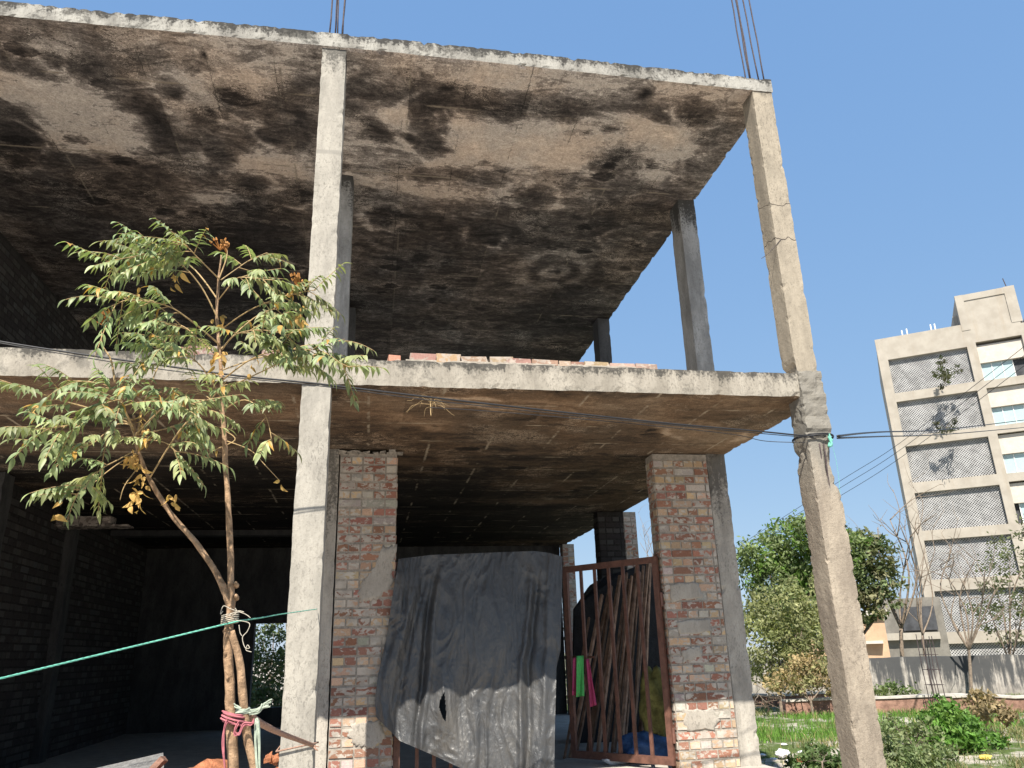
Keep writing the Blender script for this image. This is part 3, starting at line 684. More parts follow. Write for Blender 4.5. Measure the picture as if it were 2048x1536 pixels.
# ================================================================ PLASTIC SHEET
topE = [(797, 1118), (860, 1110), (960, 1106), (1068, 1102), (1100, 1106), (1125, 1113)]
botE = [(752, 1434), (800, 1482), (870, 1512), (940, 1545), (1040, 1590), (1108, 1600)]
lefE = [(797, 1118), (787, 1180), (772, 1280), (756, 1350), (750, 1400), (752, 1434)]
rigE = [(1125, 1113), (1124, 1200), (1121, 1300), (1113, 1335), (1110, 1450), (1108, 1600)]
def along(E, t):
    L = [0]
    for a, c_ in zip(E, E[1:]): L.append(L[-1]+math.dist(a, c_))
    s = t*L[-1]
    for i in range(len(E)-1):
        if s <= L[i+1]+1e-9:
            k = (s-L[i])/(L[i+1]-L[i]); return (lerp(E[i][0], E[i+1][0], k), lerp(E[i][1], E[i+1][1], k))
    return E[-1]
NU, NVv = 190, 230
b = MB(); vs = []; 
for j in range(NVv+1):
    v = j/NVv; l, r_ = along(lefE, v), along(rigE, v)
    for i in range(NU+1):
        u = i/NU; tp, bt = along(topE, u), along(botE, u)
        c00, c10, c01, c11 = topE[0], topE[-1], botE[0], botE[-1]
        px = (1-v)*tp[0]+v*bt[0]+(1-u)*l[0]+u*r_[0]-((1-u)*(1-v)*c00[0]+u*(1-v)*c10[0]+(1-u)*v*c01[0]+u*v*c11[0])
        py = (1-v)*tp[1]+v*bt[1]+(1-u)*l[1]+u*r_[1]-((1-u)*(1-v)*c00[1]+u*(1-v)*c10[1]+(1-u)*v*c01[1]+u*v*c11[1])
        Y = 8.04 - .045*min(1, v*3) - .27*v**1.15*(.06+.94*u) - .03*math.sin(v*math.pi)*u
        env = min(1, v*5)
        def ridge(u0, w, a, dr=0): return a*math.exp(-((u-u0-dr*v+.010*math.sin(v*9+u0*20))/w)**2)
        Y -= .75*env*(ridge(.265, .020, .06, .03)+ridge(.80, .016, .05, .02)+ridge(.12, .03, .05, -.05)+ridge(.40, .05, .02, .05)+ridge(.93, .02, .04, 0)+ridge(.58, .07, .018, -.04)+ridge(.05, .02, .04, 0))
        Y += .75*env*(ridge(.225, .018, .06, .04)+ridge(.84, .018, .05, .02)+ridge(.17, .02, .035, -.03))
        # slack folds radiating from the tear and the tie points
        q = Vector((u*5.5, v*3.2, 1.7)); nz = mn.noise(q); nz2 = abs(mn.noise(Vector((u*12+nz*1.5, v*2.2, 4.2)))); nz3 = abs(mn.noise(Vector((u*26+nz*3, v*8+nz*2, 9))))
        nz4 = abs(mn.noise(Vector((u*62, v*38+nz*3, 3))))
        Y += nz*.03 - (.5-nz2)*.036*env - (.5-nz3)*.021 - (.5-nz4)*.005
        d = math.hypot((px-888)/40, (py-1395)/80); Y -= .05*math.exp(-d*d)*math.cos((px-888)/14)
        if px < 792: Y = min(Y, 7.985)
        vs.append(P(px, py, Y))
fs = []
for j in range(NVv):
    for i in range(NU):
        c_ = (vs[j*(NU+1)+i]+vs[(j+1)*(NU+1)+i+1])/2
        dd = c_ - Vector((0, 0, 0)); 
        f_ = dd.dot(FX); ipx = 1024+FPX*dd.dot(RX)/f_; ipy = 768-FPX*dd.dot(UX)/f_
        cx = 891-6*math.sin((ipy-1375)/65*3); hw = 6.5*max(0, 1-((ipy-1414)/30)**2)
        if abs(ipx-cx) < hw: continue
        a = j*(NU+1)+i; fs.append((a, a+1, a+NU+2, a+NU+1))
b.add(vs, fs); o = b.build('plastic_sheet', M['tarp'], None, True); tag(o, 'torn black plastic sheet draped over the left gate leaf', 'plastic sheet')

# rags on the gate
def rag(name, mat, E, Y, label):
    b = MB(); n = 8; vs = []
    (x0, y0), (x1, y1), (x2, y2), (x3, y3) = E
    for j in range(13):
        v = j/12
        for i in range(n+1):
            u = i/n; px = lerp(lerp(x0, x1, u), lerp(x3, x2, u), v); py = lerp(lerp(y0, y1, u), lerp(y3, y2, u), v)
            vs.append(P(px, py, Y - .02*math.sin(u*7+v*2)*(.3+v)))
    b.add(vs, [(j*(n+1)+i, j*(n+1)+i+1, (j+1)*(n+1)+i+1, (j+1)*(n+1)+i) for j in range(12) for i in range(n)])
    o = b.build(name, mat, None, True); sol = o.modifiers.new('s', 'SOLIDIFY'); sol.thickness = .006; tag(o, label, 'rag', 'rags tied to the gate')
rag('cloth_rag', M['green_rag'], [(1153, 1312), (1167, 1311), (1168, 1392), (1152, 1394)], 8.80, 'bright green cloth strip hanging on the gate bars')
rag('cloth_rag', M['magenta_rag'], [(1146, 1316), (1155, 1314), (1156, 1392), (1144, 1390)], 8.82, 'narrow magenta cloth strip just left of the green strip')
rag('cloth_rag', M['magenta_rag'], [(1172, 1318), (1178, 1318), (1193, 1410), (1180, 1414)], 8.80, 'longer magenta cloth strip hanging right of the green strip')

# ================================================================ STUFF STORED BEHIND THE GATE
rr = random.Random(9)
proto = None
ends = [(1130, 1500, 1180, 1235), (1142, 1502, 1206, 1190), (1152, 1500, 1222, 1170)]
for k in range(13):
    f = k/12; ends.append((lerp(1178, 1290, f)+rr.uniform(-6, 6), 1500+rr.uniform(-5, 6), lerp(1228, 1306, f**.8)+rr.uniform(-5, 5), lerp(1165, 1122, f)+rr.uniform(-12, 10)))
for k, (ax, ay, bx, by) in enumerate(ends):
    A_ = P(ax, ay, 9.35+.05*(k % 5)); A_.z = FZ; B_ = P(bx, by, 10.15+.08*(k % 4))
    b = MB(); w = rr.uniform(.03, .05); f = rr.uniform(.5, 1.1); u = (B_-A_); s = u.orthogonal().normalized(); n_ = u.cross(s).normalized()
    b.obox(A_-s*w/2, u, s*w, n_*w*.8, 0, (f, f*.95, f*.92), .004)
    o = b.build('wooden_pole', M['pole']); tag(o, 'sawn wooden pole leaning in the stack behind the open gate leaf', 'pole', 'wooden poles stacked behind the gate')
# dark sheet heap behind the poles
b = MB(); pts = [(1145, 1520), (1150, 1215), (1180, 1170), (1215, 1150), (1250, 1142), (1300, 1120), (1318, 1130), (1325, 1520)]
fr = [P(a, c_, 10.7+.1*math.sin(a)) for a, c_ in pts]; bk = [v+Vector((.1, .5, 0)) for v in fr]; n_ = len(fr)
b.add(fr+bk, [tuple(range(n_)), tuple(range(2*n_-1, n_-1, -1))]+[(i, i+n_, (i+1) % n_+n_, (i+1) % n_) for i in range(n_)])
o = b.build('dark_sheet', M['dark_sheet']); tag(o, 'dark sheet propped up behind the leaning wooden poles', 'sheet')
def lump(name, c_, r, mat, label, cat, seed=1, sub=(28, 18), amp=.22, fr_=2.0, parent=None, flat=None, tint=None):
    b = MB(); vs = []; nu, nv = sub
    for j in range(nv+1):
        th = math.pi*j/nv
        for i in range(nu):
            ph = 2*math.pi*i/nu; d = Vector((math.sin(th)*math.cos(ph), math.sin(th)*math.sin(ph), math.cos(th)))
            k = 1+amp*mn.noise(d*fr_+Vector((seed*3.1, 0, 0)))+amp*.5*abs(mn.noise(d*fr_*3+Vector((seed, 5, 0))))
            v = Vector(c_)+Vector((d.x*r[0], d.y*r[1], d.z*r[2]))*k
            if flat is not None: v.z = max(v.z, flat)
            vs.append(v)
    b.add(vs, [(j*nu+i, (j+1)*nu+i, (j+1)*nu+(i+1) % nu, j*nu+(i+1) % nu) for j in range(nv) for i in range(nu)])
    o = b.build(name, mat, parent, True)
    if label: tag(o, label, cat)
    return o
q = P(1312, 1408, 8.75); lump('stuffed_sack', (q.x, 8.75, q.z), (.17, .16, .36), M['sack'], 'yellow green stuffed sack standing behind the gate bars', 'sack', 3, amp=.3)
q = P(1300, 1490, 8.8); lump('blue_bag', (q.x, 8.8, q.z-.02), (.30, .2, .16), M['blue'], 'crumpled blue plastic bag on the floor under the sack', 'bag', 8, amp=.35, flat=FZ+.003)
q = P(1235, 1500, 8.7); lump('plastic_wrapper', (q.x, 8.7, FZ+.05), (.16, .06, .05), M['white_trash'], 'small white plastic wrapper left of the blue bag', 'wrapper', 5, (16, 10), .5)

# ================================================================ NEEM SAPLING
YT = 3.25
neem = empty('neem_tree', P(467, 1560, YT), 'young neem tree with drooping green leaves in front of the concrete column', 'tree')
def skel(pts, dy=0.0):
    out = []
    for i, q in enumerate(pts):
        y = YT + (q[2] if len(q) > 2 else 0); out.append(P(q[0], q[1], y))
    return out
TR = skel([(470, 1700), (466, 1560), (461, 1400), (456, 1290), (461, 1220), (462, 1150), (455, 1000), (447, 850), (442, 740), (434, 640), (437, 560), (442, 510)])
def limb(pts, r0, r1, nm='trunk', mat='bark', n=9, wob=.05):
    c_ = cr(pts, 7); b = MB(); N = len(c_)
    c_ = [p_+mn.noise_vector(p_*9)*.004 for p_ in c_]
    b.tube(c_, [lerp(r0, r1, (i/(N-1))**.9)*(1+.22*mn.noise(c_[i]*22)) for i in range(N)], n, wob=wob)
    return keep(b.build(nm, M[mat], None, True), neem)
limb(TR, .0225, .003)
LB = skel([(462, 1215), (440, 1160), (390, 1085), (330, 1010), (288, 935, -.05), (272, 880, -.08), (268, 830, -.1)])
limb(LB, .0145, .005, 'limb')
# knots on the trunk
b = MB()
for (a, c_) in ((449, 1262), (470, 1195), (453, 1310), (455, 1360), (470, 1170)):
    q = P(a, c_, YT-.02); b = MB(); b.tube([q+Vector((0, .03, 0)), q+Vector((random.uniform(-.01, .01), -.004, .008))], [.012, .006], 7)
    keep(b.build('knot', M['bark'], None, True), neem)

lf = MB(); dry = MB(); rl = random.Random(4)
def leaflet(mb, o, d, up, L, w, col, curl):
    d = d.normalized(); s = d.cross(up)
    if s.length < 1e-4: s = d.orthogonal()
    s.normalize(); up = s.cross(d).normalized(); n = 5; vs = []; 
    for i in range(n+1):
        t_ = i/n; c_ = o + d*L*t_ - up*(curl*L*t_*t_) + s*(.10*L*math.sin(t_*2.2)); ww = w*math.sin(math.pi*min(.98, (.06+t_*.94)**.75))
        vs += [c_-s*ww + up*ww*.35, c_, c_+s*ww + up*ww*.35]
    fs = []
    for i in range(n):
        for k in (0, 1): a = i*3+k; fs.append((a, a+1, a+4, a+3))
    mb.add(vs, fs, 0, col)
def compound(o, d, L, droop, np_=5, dead=False):
    d = d.normalized(); mb = dry if dead else lf
    pts = [o + d*L*t_ + Vector((0, 0, -1))*(droop*L*t_*t_) for t_ in [k/8 for k in range(9)]]
    stem.tube(pts, rs((.0022, .0012), 9), 5)
    base = Vector((.19, .25, .13)); f = rl.uniform(.75, 1.35); yl = rl.random()*.25
    for k in range(np_*2+1):
        t_ = .22+.78*(k//2)/np_; i = min(7, int(t_*8)); fr_ = t_*8-i; q = pts[i].lerp(pts[i+1], fr_) if i < 8 else pts[8]
        tg = (pts[min(8, i+1)]-pts[max(0, i)]).normalized(); side = tg.cross(Vector((0, 0, 1)))
        if side.length < .05: side = Vector((1, 0, 0))
        side.normalize(); sg = 1 if k % 2 else -1
        if k == np_*2: ld = tg+Vector((0, 0, -.35))
        else: ld = side*sg*rl.uniform(.45, .8)+tg*rl.uniform(.3, .7)+Vector((0, 0, -rl.uniform(.2, .65)))
        g = f*rl.uniform(.8, 1.25)
        col = (base.x*g*(1+yl), base.y*g, base.z*g)
        if rl.random() < .025: col = (.42, .24, .06)
        if dead: col = (.52*g*.7, .29*g*.7, .10*g*.7)
        leaflet(mb, q, ld, Vector((rl.uniform(-.4, .4), -.25+rl.uniform(-.4, .4), 1)), rl.uniform(.034, .055), rl.uniform(.0062, .0098), col, rl.uniform(.15, .5) if not dead else rl.uniform(.4, 1))
def spray(pts, r0, nleaf, start=.35, Lr=(.12, .205), bias=None, droop=(.05, .42), side=1.0):
    global stem
    S = skel(pts); c_ = cr(S, 6); stem = MB(); N = len(c_)
    stem.tube(c_, [lerp(r0*.62, .0015, i/(N-1)) for i in range(N)], 6)
    for k in range(nleaf):
        t_ = start+(1-start)*(k+rl.random()*.6)/nleaf; i = min(N-2, int(t_*(N-1))); q = c_[i].lerp(c_[i+1], t_*(N-1)-i)
        tg = (c_[i+1]-c_[i]).normalized(); an = k*2.4+rl.uniform(-.5, .5)
        a = tg.orthogonal().normalized(); bb = tg.cross(a)
        d = tg*.65 + (a*math.cos(an)+bb*math.sin(an))*side + Vector((0, 0, .05))
        d.z = d.z*.4+.04; compound(q, d, rl.uniform(*Lr), rl.uniform(*droop), rl.choice([5, 6, 6, 7]))
    return keep(stem.build('branch', M['twig'], None, True), neem)
SP = [
 ([(437, 640), (400, 570, -.05), (350, 520, -.1), (290, 510, -.15), (215, 525, -.15)], .006, 13),
 ([(436, 600), (390, 540, .05), (330, 495, .1), (305, 492, .1), (268, 478, .1)], .006, 11),
 ([(440, 560), (400, 520, -.15), (370, 490, -.2), (350, 485, -.2)], .005, 8),
 ([(442, 560), (470, 540, .05), (500, 520, .1), (535, 505, .1)], .004, 5),
 ([(437, 600), (470, 560, -.15), (490, 555, -.2), (540, 560, -.25)], .004, 7),
 ([(440, 660), (500, 620, -.1), (560, 595, -.15), (600, 585, -.15), (632, 580, -.15)], .005, 7),
 ([(440, 700), (490, 650, .1), (540, 620, .15), (600, 620, .2)], .006, 9),
 ([(440, 690), (380, 640, -.2), (330, 610, -.3), (260, 600, -.3), (230, 610, -.3)], .006, 11),
 ([(442, 720), (400, 680, .15), (360, 650, .2), (310, 650, .25)], .006, 10),
 ([(445, 760), (500, 720, -.15), (560, 700, -.25), (640, 700, -.3)], .006, 10),
 ([(445, 740), (520, 715, .15), (600, 702, .25), (690, 678, .3)], .005, 4),
 ([(446, 780), (520, 745, -.2), (590, 715, -.3), (660, 720, -.35), (700, 735, -.35)], .005, 9),
 ([(444, 700), (470, 670, -.25), (520, 660, -.35), (580, 670, -.4)], .005, 9),
 ([(445, 800), (400, 730, -.1), (350, 700, -.15), (300, 700, -.2)], .006, 9),
 ([(447, 820), (490, 800, -.1), (530, 830, -.15), (545, 890, -.15)], .005, 6),
 ([(448, 830), (410, 790, .1), (370, 780, .15), (330, 790, .2)], .005, 7),
 ([(300, 955, -.05), (360, 860, -.15), (420, 800, -.2), (455, 760, -.25)], .006, 7),
 ([(272, 880, -.08), (290, 800, -.05), (325, 710, 0), (330, 680, 0)], .006, 4),
 ([(272, 880, -.08), (240, 800, -.15), (210, 770, -.2), (130, 760, -.25)], .006, 7),
 ([(268, 850, -.1), (190, 820, -.15), (120, 800, -.2), (0, 760, -.3), (-40, 750, -.3)], .006, 9),
 ([(268, 840, -.1), (200, 830, -.3), (140, 850, -.4), (60, 860, -.45)], .006, 10),
 ([(266, 850, -.1), (230, 850, -.05), (180, 890, -.1), (130, 890, -.1)], .005, 9),
 ([(270, 870, -.1), (310, 830, -.25), (350, 800, -.35), (390, 810, -.4)], .005, 9),
 ([(270, 870, -.1), (320, 860, 0), (360, 850, .05), (390, 860, .05)], .005, 8),
 ([(268, 860, -.1), (250, 820, -.35), (240, 800, -.45), (200, 810, -.5)], .005, 9),
 ([(272, 900, -.05), (235, 920, -.15), (200, 940, -.2), (170, 975, -.2), (150, 990, -.2)], .004, 9),
 ([(275, 890, -.05), (300, 880, -.2), (340, 890, -.3), (355, 920, -.3)], .004, 6),
]
for pts, r0, nl in SP: spray(pts, r0, int(nl*(1.35 if pts[-1][1] < 720 else 1.05)))
# long bare leaf stalks and tips
def stalk(pts, r=.0025, tip=None):
    b = MB(); c_ = cr(skel(pts), 6); b.tube(c_, rs((r, .0013), len(c_)), 5); keep(b.build('branch', M['twig'], None, True), neem)
stalk([(447, 880), (500, 900), (530, 930), (560, 962)]); stalk([(275, 905, -.05), (240, 925, -.1), (200, 955, -.15), (180, 975, -.2)])
stalk([(280, 930, -.05), (250, 970, -.1), (240, 1000, -.1)]); stalk([(230, 765, -.1), (222, 720, -.1), (205, 690, -.1), (203, 660, -.1)], .005)
stalk([(447, 860), (470, 880), (420, 905), (425, 920)]); stalk([(437, 560), (452, 520), (455, 500)], .004)
stem = MB()
for (a, c_, dz, n_) in ((545, 960, -.1, 1), (430, 900, 0, 1)):
    pass
def dryclump(px, py, y, n_, L=(.022, .045), spread=.6):
    q = P(px, py, YT+y)
    for k in range(n_):
        g = rl.uniform(.6, 1.3); d = Vector((rl.uniform(-spread, spread), rl.uniform(-spread, spread), -rl.uniform(.2, 1)))
        leaflet(dry, q+Vector((rl.uniform(-.02, .02), rl.uniform(-.02, .02), rl.uniform(-.04, .03))), d, Vector((rl.uniform(-1, 1), rl.uniform(-1, 1), .3)), rl.uniform(*L), rl.uniform(.007, .012), (.52*g, .33*g, .14*g), rl.uniform(.2, .9))
for a in ((268, 915, -.08, 16), (282, 955, -.08, 9), (276, 990, -.08, 8), (330, 985, -.1, 4), (285, 870, -.1, 9), (280, 835, -.1, 7), (440, 705, -.05, 9), (438, 740, -.05, 6), (352, 560, -.15, 7), (270, 575, -.15, 4), (598, 625, -.15, 7), (590, 575, -.15, 5),
          (560, 962, 0, 2), (425, 915, 0, 1), (115, 1015, -.2, 3), (435, 640, -.05, 6), (80, 810, -.2, 4), (505, 735, -.2, 4), (350, 790, 0, 4), (690, 715, -.3, 2), (345, 1000, -.1, 3), (265, 1005, -.1, 4)): dryclump(*a)
# reddish dried flower stalks at the tips
for (a, c_) in ((452, 505), (440, 500), (205, 650), (592, 572), (600, 578)):
    q = P(a, c_, YT-.1)
    for k in range(9):
        d = Vector((rl.uniform(-.5, .5), rl.uniform(-.5, .5), rl.uniform(.2, 1))).normalized()
        dry.tube([q, q+d*rl.uniform(.03, .06)], [.003, .002], 4, 0, (.38, .16, .05)); dry.tube([q+d*.045, q+d*.058], [.006, .003], 4, 0, (.42, .2, .07))
keep(lf.build('foliage', M['leaf'], None, True), neem); keep(dry.build('dry_leaves', M['dry'], None, False), neem)

# support stake tied to the trunk
b = MB(); c_ = cr([P(463, 1262, YT-.035), P(480, 1330, YT-.03), P(489, 1420, YT-.02), P(497, 1480, YT), P(509, 1540, YT), P(540, 1700, YT)], 7)
c_ = [p_+mn.noise_vector(p_*9)*.004 for p_ in c_]
b.tube(c_, [lerp(.0135, .018, i/(len(c_)-1))*(1+.12*mn.noise(c_[i]*14)) for i in range(len(c_))], 9, wob=.04)
o = b.build('support_stake', M['bark'], None, True); tag(o, 'leaning wooden stake propping the neem trunk on its right', 'stake')

# ties
def rope(name, pts, r, mat, label, cat, n=6, twist=False, group=None, k=8):
    b = MB(); c_ = cr(pts, k)
    if twist:
        for ph in (0, math.pi*2/3, math.pi*4/3):
            q = []
            for i, p_ in enumerate(c_):
                tg = (c_[min(i+1, len(c_)-1)]-c_[max(i-1, 0)]).normalized(); a = tg.orthogonal().normalized(); bb = tg.cross(a)
                q.append(p_+(a*math.cos(ph+i*1.1)+bb*math.sin(ph+i*1.1))*r*.55)
            b.tube(q, r*.62, n)
    else: b.tube(c_, r, n)
    o = b.build(name, mat, None, True); tag(o, label, cat, group); return o
def coil(center, r, turns, h, n=14, tilt=.0):
    return [Vector(center)+Vector((math.cos(i/n*2*math.pi)*r, math.sin(i/n*2*math.pi)*r, h*i/(n*turns)+tilt*math.cos(i/n*2*math.pi)*r)) for i in range(int(n*turns)+1)]
q = P(459, 1245, YT); A0 = P(634, 1218, D-.005)
g1 = [P(-20, 1362, 2.5), P(150, 1321, 2.75), P(300, 1285, 3.0), P(452, 1248, YT-.035), P(478, 1242, YT-.035), P(520, 1236, 3.9), P(558, 1229, 4.7), A0]
seg = []
for a, c_ in zip(g1, g1[1:]):
    for k in range(24): seg.append(a.lerp(c_, k/24))
seg.append(A0)
rope('green_rope', seg, .0029, M['rope_green'], 'thin green plastic rope stretched from the left past the neem trunk to the column', 'rope', 5, True, k=1)
b = MB(); cq = P(460, 1235, YT)
b.tube(coil(cq-Vector((0, 0, .022)), .031, 5, .035, tilt=.15), .002, 5)
for pts in ([(446, 1222), (441, 1228), (447, 1212), (462, 1218), (490, 1228), (501, 1236)], [(455, 1232), (475, 1222), (488, 1224)], [(470, 1240), (498, 1246), (495, 1262), (485, 1275), (490, 1295), (499, 1296), (495, 1290), (492, 1300), (503, 1304)], [(478, 1250), (480, 1265), (484, 1272)], [(470, 1216), (474, 1224), (466, 1230)]):
    b.tube(cr([P(a, c_, YT-.05) for a, c_ in pts], 7), .0015, 5)
o = b.build('twine_binding', M['twine'], None, True); tag(o, 'pale twine with curling loose ends bound round trunk and stake', 'twine')
def strands(b, pts, r, n=4, sp=1.0, seed=1):
    r_ = random.Random(seed)
    for k in range(n):
        o_ = Vector((r_.uniform(-1, 1), r_.uniform(-1, 1), r_.uniform(-1.6, 1.6)))*r*sp
        b.tube([Vector(p_)+o_*(.6+.5*math.sin(i*.35+k*2)) for i, p_ in enumerate(pts)], r*(.5+.2*r_.random()), 5)
b = MB(); cq = P(464, 1434, YT)
strands(b, coil(cq+Vector((.012, 0, -.03)), .043, 3, .04, 22, tilt=-.3), .0055, 4, 1.3)
for pts in ([(455, 1440), (449, 1460), (448, 1500), (452, 1560)], [(478, 1443), (470, 1462), (478, 1466), (488, 1448), (505, 1446), (508, 1438)]):
    strands(b, cr([P(a, c_, YT-.05) for a, c_ in pts], 7), .005, 4, 1.0, 7)
o = b.build('cloth_tie', M['pink'], None, True); tag(o, 'faded pink cloth strip knotted round trunk and stake', 'cloth tie')
b = MB(); cq = P(487, 1423, YT-.01); strands(b, coil(cq+Vector((0, 0, -.012)), .024, 3, .02), .005, 3)
for pts in ([(470, 1412), (477, 1415), (484, 1418)], [(498, 1425), (515, 1418), (532, 1408), (543, 1402)], [(498, 1428), (520, 1416), (538, 1412)], [(500, 1426), (520, 1422), (528, 1408)], [(512, 1440), (511, 1490), (515, 1560)], [(515, 1440), (517, 1490), (519, 1560)]):
    strands(b, cr([P(a, c_, YT-.03) for a, c_ in pts], 7), .0048, 5, 1.2, len(pts)+int(pts[0][0]))
o = b.build('cloth_tie', M['pale_cloth'], None, True); tag(o, 'frayed pale green cloth strip tied on the stake, ends hanging', 'cloth tie')
rope('brown_rope', [P(500, 1430, YT), P(520, 1446, 3.6), P(560, 1466, 4.5), P(600, 1481, 5.4), P(624, 1490, D-.02)], .013, M['rope_brown'], 'thick brown rope running from the stake to the base of the column', 'rope', 6, True, k=22)
b = MB(); zr = P(600, 1494, D).z
lp = [(XAL-.02, D-.005, zr-.02), (XAR+.015, D-.005, zr+.02), (XAR+.02, D+.26, zr), (XAL-.02, D+.26, zr-.01), (XAL-.02, D-.005, zr-.02)]
b.tube(lp, .006, 6)
for k in range(5): b.tube(cr([P(622, 1490, D-.02), P(629+random.uniform(-2, 4), 1492+random.uniform(-4, 8), D-.04), P(636+random.uniform(-5, 2), 1495+random.uniform(-6, 8), D-.05)], 4), .004, 5)
o = b.build('cord_loop', M['rope_brown'], None, True); tag(o, 'pinkish cord looped round the column base where the brown rope is knotted', 'cord')

# ================================================================ CABLES
def cab(pts, r, label, mat='cable', group='overhead cables'): 
    return rope('cable', pts, r, M[mat], label, 'cable', 6, False, group, 10)
cab([P(-60, 668, 5.12), P(0, 683, 5.15), P(160, 708, 5.22), P(325, 731, 5.28), P(480, 752, 5.34), P(640, 768, 5.4), P(900, 799, 5.52), P(1300, 843, 5.76), P(1512, 862, 5.88), P(1605, 871, 5.94), P(1652, 872, 5.945)], .0066, 'thick black cable slung across the front below the first floor edge')
cab([P(-60, 676, 5.1), P(325, 739, 5.26), P(640, 772, 5.4), P(900, 805, 5.52), P(1300, 846, 5.76), P(1605, 874, 5.94), P(1652, 873, 5.945)], .0035, 'thin black wire twisted along the thick cable')
cab([P(860, 815, 5.5), P(1000, 824, 5.58), P(1250, 846, 5.75), P(1460, 868, 6.0), P(1530, 882, 6.1), P(1610, 885, 5.96)], .003, 'thin sagging wire below the cable beside the corner column')
cab([P(1675, 872, 5.96), P(1760, 864, 9), P(1900, 858, 13), P(2080, 836, 18)], .010, 'black cable leaving the corner column toward the far right, upper one')
cab([P(1675, 876, 5.96), P(1760, 873, 9), P(1900, 868, 13), P(2080, 852, 18)], .009, 'black cable leaving the corner column toward the far right, lower one')
for k, (dy0, nm) in enumerate(((0, 'topmost'), (14, 'middle'), (30, 'lowest'))):
    cab([P(1480, 1090+dy0*.6, 40), P(1680, 962+dy0, 34), P(1790, 893+dy0, 31), P(1950, 770+dy0*1.2, 26), P(2080, 668+dy0*1.3, 23)], .011, 'thin slanting power line above the distant trees, %s of three' % nm)
b = MB()
b.tube(coil((3.80, D+.115, P(1640, 871, D).z-.012), .17, 2, .02, 20), .006, 5); o = b.build('wire_binding', M['cable'], None, True); tag(o, 'black wire wrapped round the corner column holding the cables', 'wire')
b = MB(); b.tube(cr([P(1657, 868, 5.94), P(1661, 880, 5.94), P(1658, 892, 5.94), P(1663, 888, 5.93), P(1658, 874, 5.93), P(1664, 882, 5.93)], 6), .012, 6); b.tube(cr([P(1663, 885, 5.95), P(1672, 920, 5.96), P(1678, 960, 5.97), P(1681, 1000, 5.98)], 6), .0015, 5)
o = b.build('green_tie', M['rope_green'], None, True); tag(o, 'green plastic string knotted on the corner column at the cables', 'string')
# dry weed hanging from the slab edge
b = MB(); rw = random.Random(3)
for k in range(15):
    q0 = P(862+rw.uniform(-6, 6), 806+rw.uniform(-3, 8), D+.03); d = Vector((rw.uniform(-.22, .16), rw.uniform(-.08, .05), rw.uniform(-.10, .03)))
    b.tube(cr([q0, q0+d*.4+Vector((rw.uniform(-.03, .03), -.03, rw.uniform(.0, .05))), q0+d*.8+Vector((0, -.03, rw.uniform(-.03, .03))), q0+d+Vector((0, -.02, -.05*rw.random()))], 5), .0012, 4)
b.tube(cr([P(862, 800, D+.02), P(861, 815, D), P(862, 832, D-.01)], 4), .004, 5)
o = b.build('dry_weed', M['twig'], None, True); tag(o, 'dry wiry weed hanging under the first floor slab edge', 'dry weed')

# ================================================================ THINGS AT THE LEFT FOOT OF THE BUILDING
b = MB(); q0 = P(200, 1534, 7.4); q1 = P(325, 1504, 7.4)
u = q1-q0; b.obox(q0-u*.15-Vector((0, 0, .16)), u*1.15, Vector((.10, -.35, -.12)), Vector((0, 0, .16)), 0, (1, 1, 1), .012)
o = b.build('concrete_lump', M['grey_slab']); tag(o, 'tilted broken grey concrete slab on the ground at lower left', 'concrete slab')
def heap(name, c_, rx, ry, h, mat, label, cat, seed, kind=None, n=46):
    b = MB(); vs = []
    for j in range(n+1):
        for i in range(n+1):
            u, v = i/n*2-1, j/n*2-1; d = math.hypot(u, v); q = Vector((c_[0]+u*rx, c_[1]+v*ry, 0))
            z = c_[2]+h*max(0, 1-d**3.5)*(1+.35*mn.noise(q*3+Vector((seed, 0, 0))))+.03*mn.noise(q*9)*(d < 1.0) + .015*mn.noise(q*24)
            vs.append((q.x, q.y, z if d < 1.0 else c_[2]-.03))
    b.add(vs, [(j*(n+1)+i, j*(n+1)+i+1, (j+1)*(n+1)+i+1, (j+1)*(n+1)+i) for j in range(n) for i in range(n)])
    o = b.build(name, mat, None, True); tag(o, label, cat, None, kind); return o
q = P(470, 1514, 7.0)
heap('rubble_heap', (q.x, 7.0, GZ-.02), 1.15, .55, q.z-GZ-.10, M['red_soil'], 'heap of orange red brick dust beside the column base', 'rubble heap', 2)
b = MB(); rr = random.Random(12)
for k in range(10):
    a = P(rr.uniform(528, 562), 1520, 6.8); b.obox((a.x, 6.6+rr.random()*.3, P(540, 1520+rr.uniform(0, 18), 6.7).z), (rr.uniform(.03, .06), .02, rr.uniform(-.02, .02)), (0, .05, .01), (0, 0, rr.uniform(.02, .04)), 0, (1, 1, 1), .004)
o = b.build('brick_rubble', M['red_soil']); tag(o, 'broken orange brick bits piled against the column foot', 'rubble', None, 'stuff')
b = MB(); q = P(316, 1527, 7.0); b.obox(q-Vector((.09, 0, .12)), (.13, .02, .14), (.0, .10, -.02), (-.03, 0, .03), 0, (1, 1, 1), .01)
o = b.build('brick_fragment', M['low_brick']); tag(o, 'pinkish broken brick piece leaning by the grey concrete slab', 'brick')

